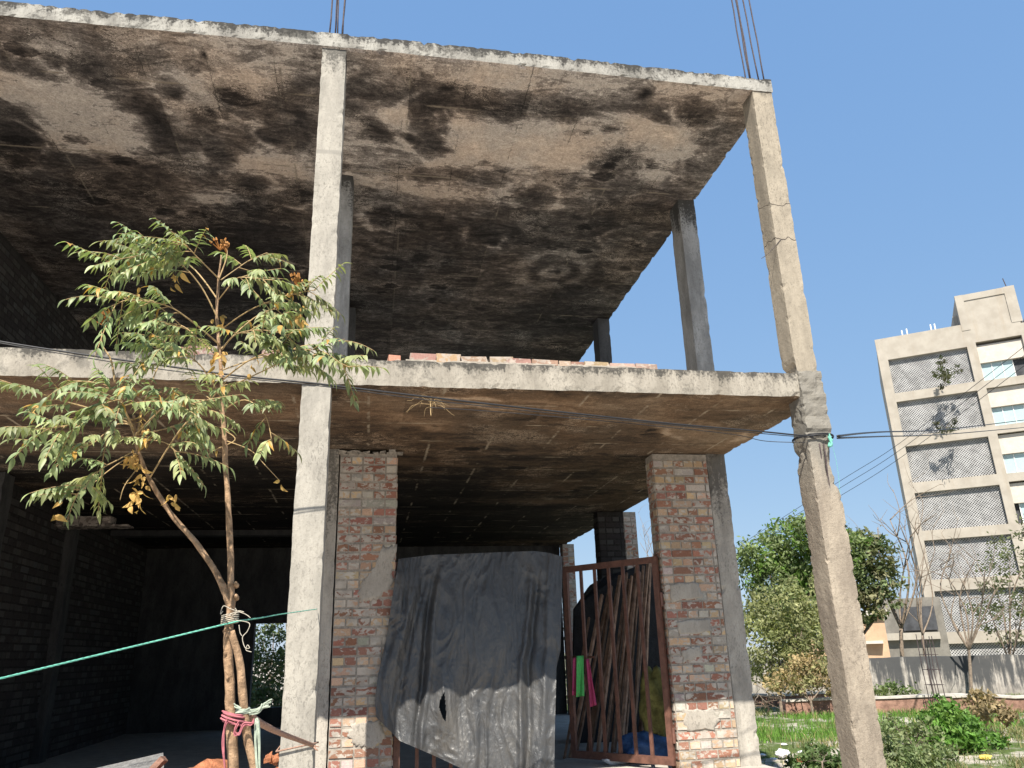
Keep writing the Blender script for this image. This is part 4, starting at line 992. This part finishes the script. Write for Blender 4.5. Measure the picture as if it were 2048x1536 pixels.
# ================================================================ GROUND AND VEGETATION
n = 90; b = MB(); vs = []
ext = [-400, -200, -100, -60, -40, -25] + list(np.linspace(-18, 32, 80)) + [45, 70, 120, 220, 400]
ext2 = [-60, -30, -15] + list(np.linspace(-8, 40, 80)) + [55, 80, 120, 220, 400, 800]
for yv in ext2:
    for xv in ext:
        z = GZ + .10*(mn.noise(Vector((xv*.35, yv*.35, 0)))) * (0 if (xv < 4.2 and 5 < yv < 17) else min(1, max(0, yv-6)/4)) * (1 if yv < 45 else 0)
        vs.append((xv, yv, z))
W_ = len(ext); b.add(vs, [(j*W_+i, j*W_+i+1, (j+1)*W_+i+1, (j+1)*W_+i) for j in range(len(ext2)-1) for i in range(W_-1)])
o = b.build('ground', M['ground'], None, True); tag(o, kind='structure')
def gz(x, y): return GZ + .10*(mn.noise(Vector((x*.35, y*.35, 0))))*min(1, max(0, y-6)/4)

# grass
rg = random.Random(21); gb = MB()
def blade(mb, o, h, w, lean, col):
    s = Vector((math.cos(lean[2]), math.sin(lean[2]), 0))*w; t1 = Vector((lean[0], lean[1], 0))
    mb.add([o-s, o+s, o+t1*.4+Vector((0, 0, h*.6))+s*.6, o+t1*.4+Vector((0, 0, h*.6))-s*.6, o+t1+Vector((0, 0, h))], [(0, 1, 2, 3), (3, 2, 4)], 0, col)
for k in range(17000):
    y = rg.uniform(8.3, 21); x = rg.uniform(4.1 if y > 8.2 else 4.1, min(20, y*.95)); 
    if x < y*.42: continue
    d = mn.noise(Vector((x*.45, y*.45, 3)))+.5*mn.noise(Vector((x*1.3, y*1.3, 8)))
    band = 12.5 < y < 16.2
    if d < (-.05 if band else .2) and rg.random() < (.7 if band else .9): continue
    g = rg.uniform(.6, 1.3); dryb = rg.random() < (.10 if band else .3)
    col = (.36*g, .30*g, .17*g) if dryb else ((.13*g, .25*g, .05*g) if band else (.15*g, .19*g, .085*g))
    for q in range(4):
        h = rg.uniform(.05, .15)*(1.1 if band else .9)
        blade(gb, Vector((x+rg.uniform(-.06, .06), y+rg.uniform(-.06, .06), gz(x, y)-.005)), h, .007, (rg.uniform(-.07, .07), rg.uniform(-.07, .07), rg.uniform(0, 6.3)), col)
o = gb.build('grass', M['grass']); tag(o, 'patchy green and dry grass in the yard beside the building', 'grass', None, 'stuff')

def leafquad(mb, c_, s, col, r_):
    d = Vector((r_.gauss(0, 1), r_.gauss(0, 1), r_.gauss(0, 1))).normalized(); a = d.orthogonal().normalized(); bb = d.cross(a); an = r_.uniform(0, 6.28)
    a2 = a*math.cos(an)+bb*math.sin(an); b2 = d.cross(a2); w = .42*s
    mb.add([c_-a2*s, c_-b2*w, c_+a2*s, c_+b2*w], [(0, 1, 2, 3)], 0, col)
def plant(name, base, clumps, nleaf, ls, cols, label, cat, seed, trunk_r=.1, group=None, leafy=True, limbs=True, mat='bgleaf', stretch=1.0):
    """clumps: (x, y, z, rx, rz) foliage masses; limbs run from the base to each mass"""
    r_ = random.Random(seed); root = empty(name, base, label, cat, group); base = Vector(base)
    if limbs:
        b = MB(); hz = min(c_[2] for c_ in clumps); fork = base+Vector((0, 0, max(.15, (hz-base.z)*.45)))
        b.tube(cr([base-Vector((0, 0, .1)), base.lerp(fork, .5)+Vector((r_.uniform(-.05, .05), 0, 0)), fork], 4), rs((trunk_r, trunk_r*.75), 9), 8)
        keep(b.build('trunk', M['wood'], None, True), root)
        b = MB()
        for c_ in clumps:
            e = Vector(c_[:3]); md = fork.lerp(e, .5)+Vector((r_.uniform(-.2, .2), r_.uniform(-.2, .2), .12))*(e-fork).length*.3
            pt = cr([fork, md, e], 5); b.tube(pt, rs((trunk_r*.55, trunk_r*.12), len(pt)), 6)
            for k in range(5):
                i = r_.randrange(4, len(pt)); d = Vector((r_.gauss(0, 1), r_.gauss(0, 1), r_.gauss(.3, .8))).normalized()*c_[3]*.8
                b.tube(cr([pt[i], pt[i]+d*.5+Vector((0, 0, .05)), pt[i]+d], 3), rs((trunk_r*.15, trunk_r*.05), 7), 4)
        keep(b.build('limbs', M['wood'], None, True), root)
    mb = MB(); tot = sum(c_[3]**2*c_[4] for c_ in clumps)
    for c_ in clumps:
        m_ = int(nleaf*c_[3]**2*c_[4]/tot); sub = []
        for k in range(max(3, m_//26)):
            d = Vector((r_.gauss(0, 1), r_.gauss(0, 1), r_.gauss(0, 1))).normalized()*r_.uniform(.45, 1.0)**.5
            sub.append(Vector(c_[:3])+Vector((d.x*c_[3], d.y*c_[3], d.z*c_[4])))
        for s_ in sub:
            colb = r_.choice(cols); f = r_.uniform(.7, 1.25); rad = c_[3]*.22+ls
            for k in range(26):
                q = s_+Vector((r_.gauss(0, .5), r_.gauss(0, .5), r_.gauss(0, .4)*stretch))*rad
                g = f*r_.uniform(.75, 1.25); leafquad(mb, q, ls*r_.uniform(.6, 1.3), tuple(x*g for x in colb), r_)
    keep(mb.build('crown', M[mat], None), root); return root
G1, G2, G3, G4 = (.20, .255, .12), (.165, .21, .11), (.21, .23, .135), (.23, .22, .14)
def CL(l, dist): 
    out = []
    for (a, c_, rx, rz) in l:
        q = PD(a, c_, dist+random.uniform(-.8, .8)); s = dist*.93/FPX*1.08
        out.append((q.x, q.y, q.z, rx*s, rz*s))
    return out
def gbase(px, dist): q = PD(px, 1390, dist); return (q.x, q.y, GZ)
plant('leafy_tree', gbase(1610, 26), CL([(1530, 1110, 50, 40), (1590, 1080, 55, 42), (1640, 1075, 50, 40), (1560, 1160, 60, 40), (1640, 1150, 60, 45), (1500, 1140, 35, 40), (1610, 1220, 60, 45), (1690, 1110, 45, 40), (1560, 1230, 60, 45)], 26), 15000, .085, [G1, G1, G2, (.095, .17, .035)], 'dense bright green tree between the right pier and corner column', 'tree', 31, .14)
plant('leafy_tree', gbase(1705, 27), CL([(1700, 1090, 40, 30), (1740, 1110, 42, 34), (1725, 1170, 45, 35), (1765, 1160, 34, 34), (1770, 1210, 28, 24), (1720, 1215, 30, 28), (1680, 1180, 40, 40)], 27), 6500, .085, [G2, (.05, .085, .03), G4, (.10, .11, .05)], 'darker drooping tree right of the corner column, some yellow leaves', 'tree', 32, .13)
plant('feathery_bush', gbase(1560, 20.5), CL([(1560, 1220, 60, 50), (1530, 1280, 45, 50), (1600, 1270, 60, 55), (1645, 1300, 40, 40), (1560, 1330, 60, 35), (1620, 1190, 40, 40)], 20.5), 8500, .055, [(.22, .235, .115), (.19, .21, .10), (.25, .255, .135)], 'pale olive feathery thorn bush in front of the bright green tree', 'bush', 33, .06)
plant('dry_brush', gbase(1620, 18.6), CL([(1570, 1365, 40, 18), (1620, 1340, 40, 30), (1660, 1350, 30, 30), (1590, 1350, 40, 22)], 18.6), 3000, .05, [(.33, .25, .15), (.27, .21, .14), (.25, .24, .13)], 'dry straw coloured brush at the foot of the olive bush', 'brush', 34, .03, mat='dry_grass')
plant('feathery_tree', gbase(2035, 27), CL([(2020, 1120, 45, 40), (2050, 1170, 50, 45), (1985, 1150, 35, 32), (2030, 1240, 50, 40), (1975, 1210, 30, 30), (2070, 1080, 40, 40), (1990, 1260, 30, 25)], 27), 2600, .055, [(.13, .145, .075), (.10, .12, .06)], 'thin grey green feathery tree before the office block at the right edge', 'tree', 35, .06)
plant('wall_plant', PD(1890, 765, 59), CL([(1885, 745, 16, 16), (1880, 722, 10, 10), (1916, 738, 11, 8), (1890, 770, 10, 8)], 58.7), 700, .10, [(.06, .075, .035), (.085, .09, .05)], 'small bush rooted high on the office block lattice', 'plant', 36, .03)
plant('wall_plant', PD(1893, 860, 59), CL([(1893, 858, 18, 7), (1880, 850, 10, 8), (1905, 845, 8, 8)], 58.7), 350, .09, [(.05, .06, .035), (.085, .085, .05)], 'smaller dark weed on the ledge two storeys under the roof', 'plant', 37, .02)
plant('green_weed', gbase(1900, 13.2), CL([(1870, 1432, 26, 14), (1905, 1425, 28, 16), (1935, 1450, 30, 15), (1890, 1462, 34, 15), (1925, 1485, 40, 14), (1960, 1478, 34, 12), (1868, 1480, 34, 12), (1882, 1408, 16, 14)], 13.2), 3000, .048, [(.12, .25, .05), (.10, .20, .045), (.16, .27, .075)], 'lush bright green leafy weed near the low wall', 'weed', 38, .012)
plant('green_weed', gbase(1810, 12.2), CL([(1800, 1462, 34, 14), (1765, 1478, 34, 13), (1840, 1488, 38, 13), (1790, 1505, 45, 13), (1850, 1455, 26, 11), (1820, 1520, 50, 12), (1880, 1512, 40, 11), (1775, 1445, 20, 10)], 12.2), 3600, .036, [(.17, .22, .11), (.20, .23, .13), (.14, .19, .08)], 'greyish green weed clump right of the corner column foot', 'weed', 39, .012)
plant('green_weed', gbase(1625, 10.6), CL([(1640, 1515, 30, 18), (1610, 1525, 26, 14), (1670, 1528, 24, 14)], 10.6), 1500, .035, [(.085, .14, .05), (.12, .17, .075)], 'low dark green weed left of the corner column foot', 'weed', 40, .012)
plant('dry_tuft', gbase(1960, 14.9), CL([(1955, 1410, 22, 14), (1985, 1425, 28, 14), (1965, 1390, 16, 14)], 14.9), 900, .05, [(.30, .235, .155), (.26, .20, .13)], 'reddish dry grass tuft hanging over the low brick wall', 'dry grass', 41, .01, mat='dry_grass')
plant('green_weed', gbase(1800, 23.8), CL([(1790, 1385, 30, 12), (1770, 1380, 20, 12)], 23.8), 600, .06, [(.16, .20, .09), (.12, .17, .07)], 'pale weed growing at the base of the stained boundary wall', 'weed', 42, .01)
# shrubs seen through the rear opening
plant('shrub_thicket', (-2.5, 19.5, GZ), [(-2.9, 19.2, -.55, .8, .55), (-2.2, 19.4, -.5, .7, .6), (-2.5, 19.8, .1, .8, .7), (-1.7, 19.6, -.4, .7, .6), (-3.3, 20, .0, .8, .7), (-2.0, 20.2, .5, .6, .5), (-2.6, 18.8, -.9, .9, .4), (-1.9, 18.9, -.95, .8, .4), (-3.3, 19.0, -.7, .7, .5)], 11000, .055, [(.10, .145, .055), (.14, .175, .085), (.17, .19, .11)], 'pale green shrub thicket seen through the rear wall opening', 'shrub', 43, .03)

def bare(name, base, tips, r0, label, seed, dens=3, spreadk=.35, cols=None):
    r_ = random.Random(seed); root = empty(name, base, label, 'tree'); base = Vector(base)
    tr = MB(); br = MB()
    mid = base.lerp(sum((Vector(t_) for t_ in tips), Vector())/len(tips), .38)
    tr.tube(cr([base-Vector((0, 0, .1)), base.lerp(mid, .55)+Vector((r_.uniform(-.08, .08), 0, 0)), mid], 5), rs((r0, r0*.7), 11), 7)
    def grow(a, b_, r, lv):
        md = a.lerp(b_, .5)+Vector((r_.gauss(0, 1), r_.gauss(0, 1), r_.gauss(0, .6)))*(b_-a).length*.10
        pt = cr([a, md, b_], 5); br.tube(pt, rs((r, r*.35), len(pt)), 5)
        if lv > 0:
            for k in range(dens):
                i = r_.randrange(3, len(pt)); d = (b_-a).normalized()+Vector((r_.gauss(0, .7), r_.gauss(0, .7), r_.gauss(.1, .5)))
                grow(pt[i], pt[i]+d.normalized()*(b_-a).length*r_.uniform(.3, .6), r*.5, lv-1)
    for t_ in tips: grow(mid, Vector(t_), r0*.55, 2)
    keep(tr.build('trunk', M['wood'], None, True), root); keep(br.build('branches', M['wood'], None, True), root); return root
def tips(l, dist): return [PD(a, c_, dist+random.uniform(-.6, .6)) for a, c_ in l]
bare('bare_tree', gbase(1815, 28), tips([(1755, 1055), (1780, 1040), (1800, 1050), (1820, 1075), (1765, 1100)], 28), .075, 'tall leafless tree against the sky left of the office block', 51)
bare('bare_tree', gbase(1845, 27), tips([(1830, 1050), (1850, 1090), (1835, 1130), (1870, 1100)], 27), .05, 'leafless sapling overlapping the left edge of the office block', 52)
bare('bare_tree', gbase(1940, 24.5), tips([(1880, 1130), (1900, 1110), (1925, 1160), (1950, 1120), (1970, 1140), (1990, 1180), (1910, 1190)], 24.5), .05, 'dark leafless shrub tree rising behind the stained boundary wall', 53, 3)
bare('bare_tree', gbase(1310, 17), tips([(1285, 1050), (1298, 1075), (1310, 1090), (1280, 1085)], 17), .02, 'thin bare twigs showing beside the left edge of the right pier', 54, 2)
bare('bare_tree', (-2.3, 22, GZ), [(-2.9, 22, 1.0), (-2.5, 22, 1.2), (-2.1, 22, .9), (-1.9, 22, 1.1), (-3.2, 22, .7)], .03, 'pale bare stems behind the thicket in the rear opening', 55, 3)
bare('dead_branch', PZ(1530, 1425, GZ), tips([(1545, 1385), (1515, 1395), (1555, 1400), (1530, 1380)], 17.2), .025, 'dark dead branch lying near the foot of the right pier', 56, 2)

# walls in the yard
def bwall(name, a, b_, z0, z1, th, mat, label, cat='wall', coping=None, step=.5):
    a, b_ = Vector((a[0], a[1], 0)), Vector((b_[0], b_[1], 0)); u = b_-a; L = u.length; u.normalize(); n_ = Vector((-u.y, u.x, 0)); root = empty(name, (a.x, a.y, z0), label, cat)
    mb = MB(); N = int(L/step); vs = []
    for i in range(N+1):
        for (t_, zz) in ((0, z0), (0, z1), (th, z1), (th, z0)):
            q = a+u*(L*i/N)+n_*t_; vs.append(Vector((q.x, q.y, zz+(.03*mn.noise(q*1.7) if zz == z1 else 0)))-Vector((a.x, a.y, z0)))
    fs = []
    for i in range(N):
        for k in range(4): k2 = (k+1) % 4; fs.append((i*4+k, (i+1)*4+k, (i+1)*4+k2, i*4+k2))
    fs += [(0, 1, 2, 3), (N*4+3, N*4+2, N*4+1, N*4)]
    mb.add(vs, fs); mb.build('masonry', mat, root)
    if coping:
        mb = MB(); vs = []
        for i in range(N+1):
            q = a+u*(L*i/N); dz = .03*mn.noise(q*1.7)
            for (t_, zz) in ((-.03, z1-.01), (-.03, z1+coping), (th+.03, z1+coping), (th+.03, z1-.01)):
                w = q+n_*t_; vs.append(Vector((w.x, w.y, zz+dz+.008*mn.noise(w*5)))-Vector((a.x, a.y, z0)))
        mb.add(vs, fs); mb.build('coping', M['coping'], root)
    return root
bwall('boundary_wall', (7.2, 26.0), (19.8, 16.2), GZ-.2, -.43, .23, M['bwall'], 'long pale boundary wall streaked with black algae before the office block', 'wall', None, .4)
bwall('low_brick_wall', (8.9, 16.9), (12.75, 16.15), GZ-.15, -1.16, .23, M['low_brick'], 'low red brick plinth wall with pale mortar top crossing behind the corner column', 'wall', .035)
bwall('low_brick_wall', (11.75, 15.35), (15.2, 12.6), GZ-.15, -1.12, .23, M['low_brick'], 'low red brick wall running out at the right edge', 'wall', .03)
bwall('low_brick_wall', (7.6, 20.6), (11.9, 19.2), GZ-.15, -1.20, .23, M['low_brick'], 'low overgrown brick wall farther back in front of the olive bush', 'wall', .04)
# starter bars standing on the low wall
cage = empty('rebar_cage', (P(1880, 1415, 15.9).x, 15.9, -1.3), 'thin upright cage of rusty reinforcing bars on the low wall', 'rebar cage')
bs = P(1878, 1415, 15.9)
for k, (dx, dy) in enumerate(((-.12, -.1), (.12, -.1), (-.1, .12), (.1, .12), (0, -.1), (.02, .12))):
    b = MB(); b.tube([(bs.x+dx, 15.9+dy, -1.32), (bs.x+dx-.03, 15.9+dy, -.6), (bs.x+dx-.07+.02*k, 15.9+dy, .02+.05*(k % 3))], .009, 5); keep(b.build('rebar', M['rebar'], None), cage)
for zz in (-.9, -.6, -.3):
    b = MB(); b.tube([(bs.x-.15, 15.78, zz), (bs.x+.13, 15.78, zz), (bs.x+.12, 16.04, zz), (bs.x-.13, 16.04, zz), (bs.x-.15, 15.78, zz)], .006, 5); keep(b.build('stirrup', M['rebar'], None), cage)
# litter
q = PZ(1566, 1515, GZ); lump('plastic_bag', (q.x, q.y, GZ+.05), (.09, .07, .05), M['white_trash'], 'crumpled white plastic bag on the ground by the right pier', 'plastic bag', 4, (24, 14), .55, 2.5)
q = PZ(1972, 1520, GZ); lump('yellow_wrapper', (q.x, q.y, GZ+.03), (.075, .05, .03), M['yellow_trash'], 'yellow crumpled wrapper in the grass at lower right', 'wrapper', 6, (20, 12), .5, 2.5)
q = PZ(1600, 1523, GZ); lump('brick_chip', (q.x, q.y, GZ+.03), (.07, .05, .04), M['red_soil'], 'orange brick chip beside the white plastic bag', 'brick chip', 7, (14, 9), .4)
for k in range(5):
    q = PZ(1530+k*17+random.uniform(-6, 6), 1497+random.uniform(-8, 30), GZ)
    lump('paper_scrap', (q.x, q.y, GZ+.03), (.05, .04, .015), M['white_trash'], None, None, 10+k, (10, 7), .5); o = COL.objects[-1]
    tag(o, 'small pale scrap of litter on the soil near the right pier', 'litter', 'litter scraps by the right pier')

# ================================================================ FAR OFFICE BLOCK
K = 60/46.0
F0_ = Vector((27.6788, 36.7407, 0))*K; U_ = Vector((.81115, -.58484, 0)); N_ = Vector((.58484, .81115, 0))
def FP(s, t_, z): return F0_ + U_*s*K + N_*t_ + Vector((0, 0, z*K))
def fbox(mb, s0, s1, t0, t1, z0, z1, m=0): mb.obox(FP(s0, t0, z0), U_*(s1-s0)*K, N_*(t1-t0), Vector((0, 0, (z1-z0)*K)), m)
off = empty('office_block', (F0_.x, F0_.y, GZ), 'distant cream seven storey block with lattice screens and pale windows', 'building')
PT = [14.78, 12.32, 9.82, 7.30, 4.83, 2.30, -.22]; HB = 1.97; ZG = GZ/K-.3
b = MB()
fbox(b, 0, .48, 0, .7, ZG, PT[0]); fbox(b, 4.35, 4.78, 0, .7, ZG, 16.05)
fbox(b, 0, 4.35, 0, .7, PT[0], 16.07)
for i, zt in enumerate(PT):
    zb = zt-HB
    nx_ = PT[i+1] if i+1 < len(PT) else ZG
    if zb > ZG: fbox(b, .48, 4.35, 0.003, .7, max(nx_, ZG), zb)
fbox(b, 0.002, 9.5, .7, 9.5, ZG, 15.6)
fbox(b, 4.78, 7.0, 0.004, .7, 14.95, 15.72); fbox(b, 6.9, 9.5, 0.002, .7, ZG, 15.6)
for i in range(7):
    z0 = PT[i]-1.0-1.0+.0
    fbox(b, 4.78, 6.9, .003, .7, PT[i]-2.42, PT[i]-2.0)
keep(b.build('wall', M['far'], None), off)
b = MB()
for i in range(7):
    b = MB(); fbox(b, 4.78, 6.9, .25, .7, PT[i]-.97, PT[i]+.02); keep(b.build('spandrel', M['far_pale'], None), off)
b = MB(); fbox(b, 4.34, 7.1, .05, 6, 15.65, 17.74); fbox(b, 4.30, 4.7, -.03, .3, 15.7, 17.76); fbox(b, 6.62, 7.12, -.02, .3, 15.7, 17.77); fbox(b, 4.7, 6.62, -.01, .2, 17.4, 17.75); fbox(b, 7.6, 9.5, .2, 5, 15.6, 16.6); fbox(b, 4.1, 4.36, 1.2, 4, 15.6, 16.95)
keep(b.build('stair_tower', M['far'], None), off)
for i, zt in enumerate(PT):
    zb = max(zt-HB, ZG); b = MB(); s0, s1 = .48, 4.35; w = (s1-s0)*K; h = (zt-zb)*K; p_ = .165*K*.8; bw = .046
    b2 = MB()
    for sg in (1, -1):
        c0 = -h if sg == 1 else 0; c1 = w if sg == 1 else w+h; c_ = c0
        while c_ < c1:
            # line x = c + sg*z
            zA, zB = 0, h; xA, xB = c_+sg*zA, c_+sg*zB
            if sg == 1:
                if xA < 0: zA = -c_; xA = 0
                if xB > w: zB = w-c_; xB = w
            else:
                if xA > w: zA = c_-w; xA = w
                if xB < 0: zB = c_; xB = 0
            if zB-zA > .03:
                A_ = FP(s0, .28+(.012 if sg == 1 else .03), zb)+U_*xA+Vector((0, 0, zA)); B_ = FP(s0, .28+(.012 if sg == 1 else .03), zb)+U_*xB+Vector((0, 0, zB)); d = B_-A_
                s_ = (d.normalized().cross(N_)).normalized()*bw
                b.obox(A_-s_*.5, d, s_, N_*.06)
            c_ += p_
    keep(b.build('lattice_screen', M['jali'], None), off)
    b = MB(); fbox(b, .48, 4.35, .62, .69, zb, zt); keep(b.build('recess', M['far_dark'], None), off)
for i, zt in enumerate(PT[:6]):
    b = MB(); z1 = zt-.98; z0 = zt-1.98; dark_right = i in (0, 1, 5)
    so, s1 = (4.80, 6.28) if i != 3 else (5.02, 6.88)
    fbox(b, so, s1, .5, .56, z0, z1); wdw = keep(b.build('window', M['glass'], None), off)
    b = MB(); n_ = 3
    for k in range(n_+1): s_ = lerp(so, s1-.03, k/n_); fbox(b, s_, s_+.035, .46, .5, z0, z1)
    fbox(b, so, s1, .45, .5, z0-.03, z0+.03); fr = keep(b.build('frame', M['frame_w'], None), off); fr.parent = wdw; fr.matrix_parent_inverse = Matrix.Identity(4)
    b = MB(); fbox(b, 4.79, 6.9, .6, .66, z0, z1); keep(b.build('recess', M['far_dark'], None), off)
for (s_, h) in ((1.45, .45), (1.7, .5), (2.9, .5), (3.1, .5)):
    b = MB(); b.tube([FP(s_, .4, 16.0), FP(s_, .4, 16.0+h)], .05, 6); keep(b.build('roof_post', M['frame_w'], None), off)
b = MB(); b.tube([FP(6.85, .3, 17.6), FP(6.75, .3, 18.35)], .035, 6); keep(b.build('roof_rod', M['rebar'], None), off)

# shaded grey wing and peach house farther left
wing = empty('grey_annex', PD(1830, 1320, 50), 'low grey annex with a lattice screen left of the office block', 'building')
def vbox(mb, pl, pr, dist, yt, yb, th=1.0, m=0, doff=0):
    a = PD(pl, yt, dist+doff); c_ = PD(pr, yt, dist+doff); zt = a.z; zb = min(PD(pl, yb, dist).z, a.z-.05); a.z = zb; c_.z = zb; u = c_-a; n_ = Vector((-u.y, u.x, 0)).normalized()
    mb.obox(a, u, n_*th, Vector((0, 0, zt-zb)), m)
b = MB(); vbox(b, 1745, 1880, 50, 1200, 1345, 6); keep(b.build('wall', M['far_shaded'], None), wing)
b = MB(); vbox(b, 1800, 1868, 50, 1215, 1262, .15, 0, -.25); keep(b.build('lattice_screen', M['far_dark'], None), wing)
b = MB(); vbox(b, 1745, 1880, 50, 1268, 1282, .3, 0, -.35); keep(b.build('ledge', M['far'], None), wing)
house = empty('peach_house', PD(1690, 1320, 38), 'small peach plastered house behind the trees left of the annex', 'building')
b = MB(); vbox(b, 1585, 1768, 38, 1240, 1345, 4); keep(b.build('wall', M['house'], None), house)
b = MB(); vbox(b, 1575, 1775, 38, 1228, 1241, 4.4, 0, -.2); keep(b.build('roof', M['far_pale'], None), house)
b = MB(); vbox(b, 1624, 1650, 38, 1252, 1288, .1, 0, -.06); wd = keep(b.build('window', M['far_dark'], None), house)
b = MB(); vbox(b, 1635, 1638, 38, 1252, 1288, .05, 0, -.12); vbox(b, 1624, 1650, 38, 1268, 1271, .05, 0, -.12); fr = b.build('frame', M['frame_w']); keep(fr, house); fr.parent = wd; fr.matrix_parent_inverse = Matrix.Identity(4)
b = MB(); vbox(b, 1730, 1766, 38, 1282, 1288, .4, 0, -.4); keep(b.build('ledge', M['far_pale'], None), house)

# ================================================================ LIGHT, SKY, CAMERA
SUN = Vector((-.32, -1.0, 1.26)).normalized()
elev = math.asin(SUN.z); azim = math.atan2(SUN.x, SUN.y)
w = bpy.data.worlds.new('World'); scene.world = w; w.use_nodes = True
nt = w.node_tree; nt.nodes.clear(); bg = nt.nodes.new('ShaderNodeBackground'); ow = nt.nodes.new('ShaderNodeOutputWorld')
sky = nt.nodes.new('ShaderNodeTexSky'); sky.sky_type = 'NISHITA'; sky.sun_disc = False; sky.sun_elevation = elev; sky.sun_rotation = azim
sky.air_density = 0.85; sky.dust_density = .25; sky.ozone_density = 1.0; sky.altitude = 200
sc_ = nt.nodes.new('ShaderNodeSeparateColor'); cc_ = nt.nodes.new('ShaderNodeCombineColor'); nt.links.new(sky.outputs[0], sc_.inputs[0])
for ch, (ex, ga) in enumerate(((.44, .66), (.31, 1.02), (.15, 1.76))):      # hazy-day sky: flatter towards the horizon than the clear-air model
    pw = nt.nodes.new('ShaderNodeMath'); pw.operation = 'POWER'; pw.inputs[1].default_value = ex; nt.links.new(sc_.outputs[ch], pw.inputs[0])
    ml = nt.nodes.new('ShaderNodeMath'); ml.operation = 'MULTIPLY'; ml.inputs[1].default_value = ga; nt.links.new(pw.outputs[0], ml.inputs[0]); nt.links.new(ml.outputs[0], cc_.inputs[ch])
nt.links.new(cc_.outputs[0], bg.inputs[0]); bg.inputs[1].default_value = .116; nt.links.new(bg.outputs[0], ow.inputs[0])
L = bpy.data.lights.new('sun', 'SUN'); L.energy = 3.3; L.angle = math.radians(.5); L.color = (1, .93, .82)
lo = bpy.data.objects.new('sun', L); COL.objects.link(lo); lo.rotation_euler = (-SUN).to_track_quat('-Z', 'Y').to_euler(); lo.location = (-5, -10, 15)
cam = bpy.data.cameras.new('camera'); co = bpy.data.objects.new('camera', cam); COL.objects.link(co)
cam.sensor_width = 36; cam.lens = FPX/2048*36; cam.clip_end = 3000; cam.clip_start = .05
mw = Matrix(((RX.x, UX.x, -FX.x), (RX.y, UX.y, -FX.y), (RX.z, UX.z, -FX.z))).to_4x4(); co.matrix_world = mw
scene.camera = co
scene.view_settings.view_transform = 'Standard'; scene.view_settings.look = 'None'; scene.view_settings.exposure = 1.65; scene.view_settings.gamma = 1
scene.render.resolution_x = 1024; scene.render.resolution_y = 768
scene.cycles.max_bounces = 8; scene.cycles.diffuse_bounces = 5; scene.cycles.use_denoising = True
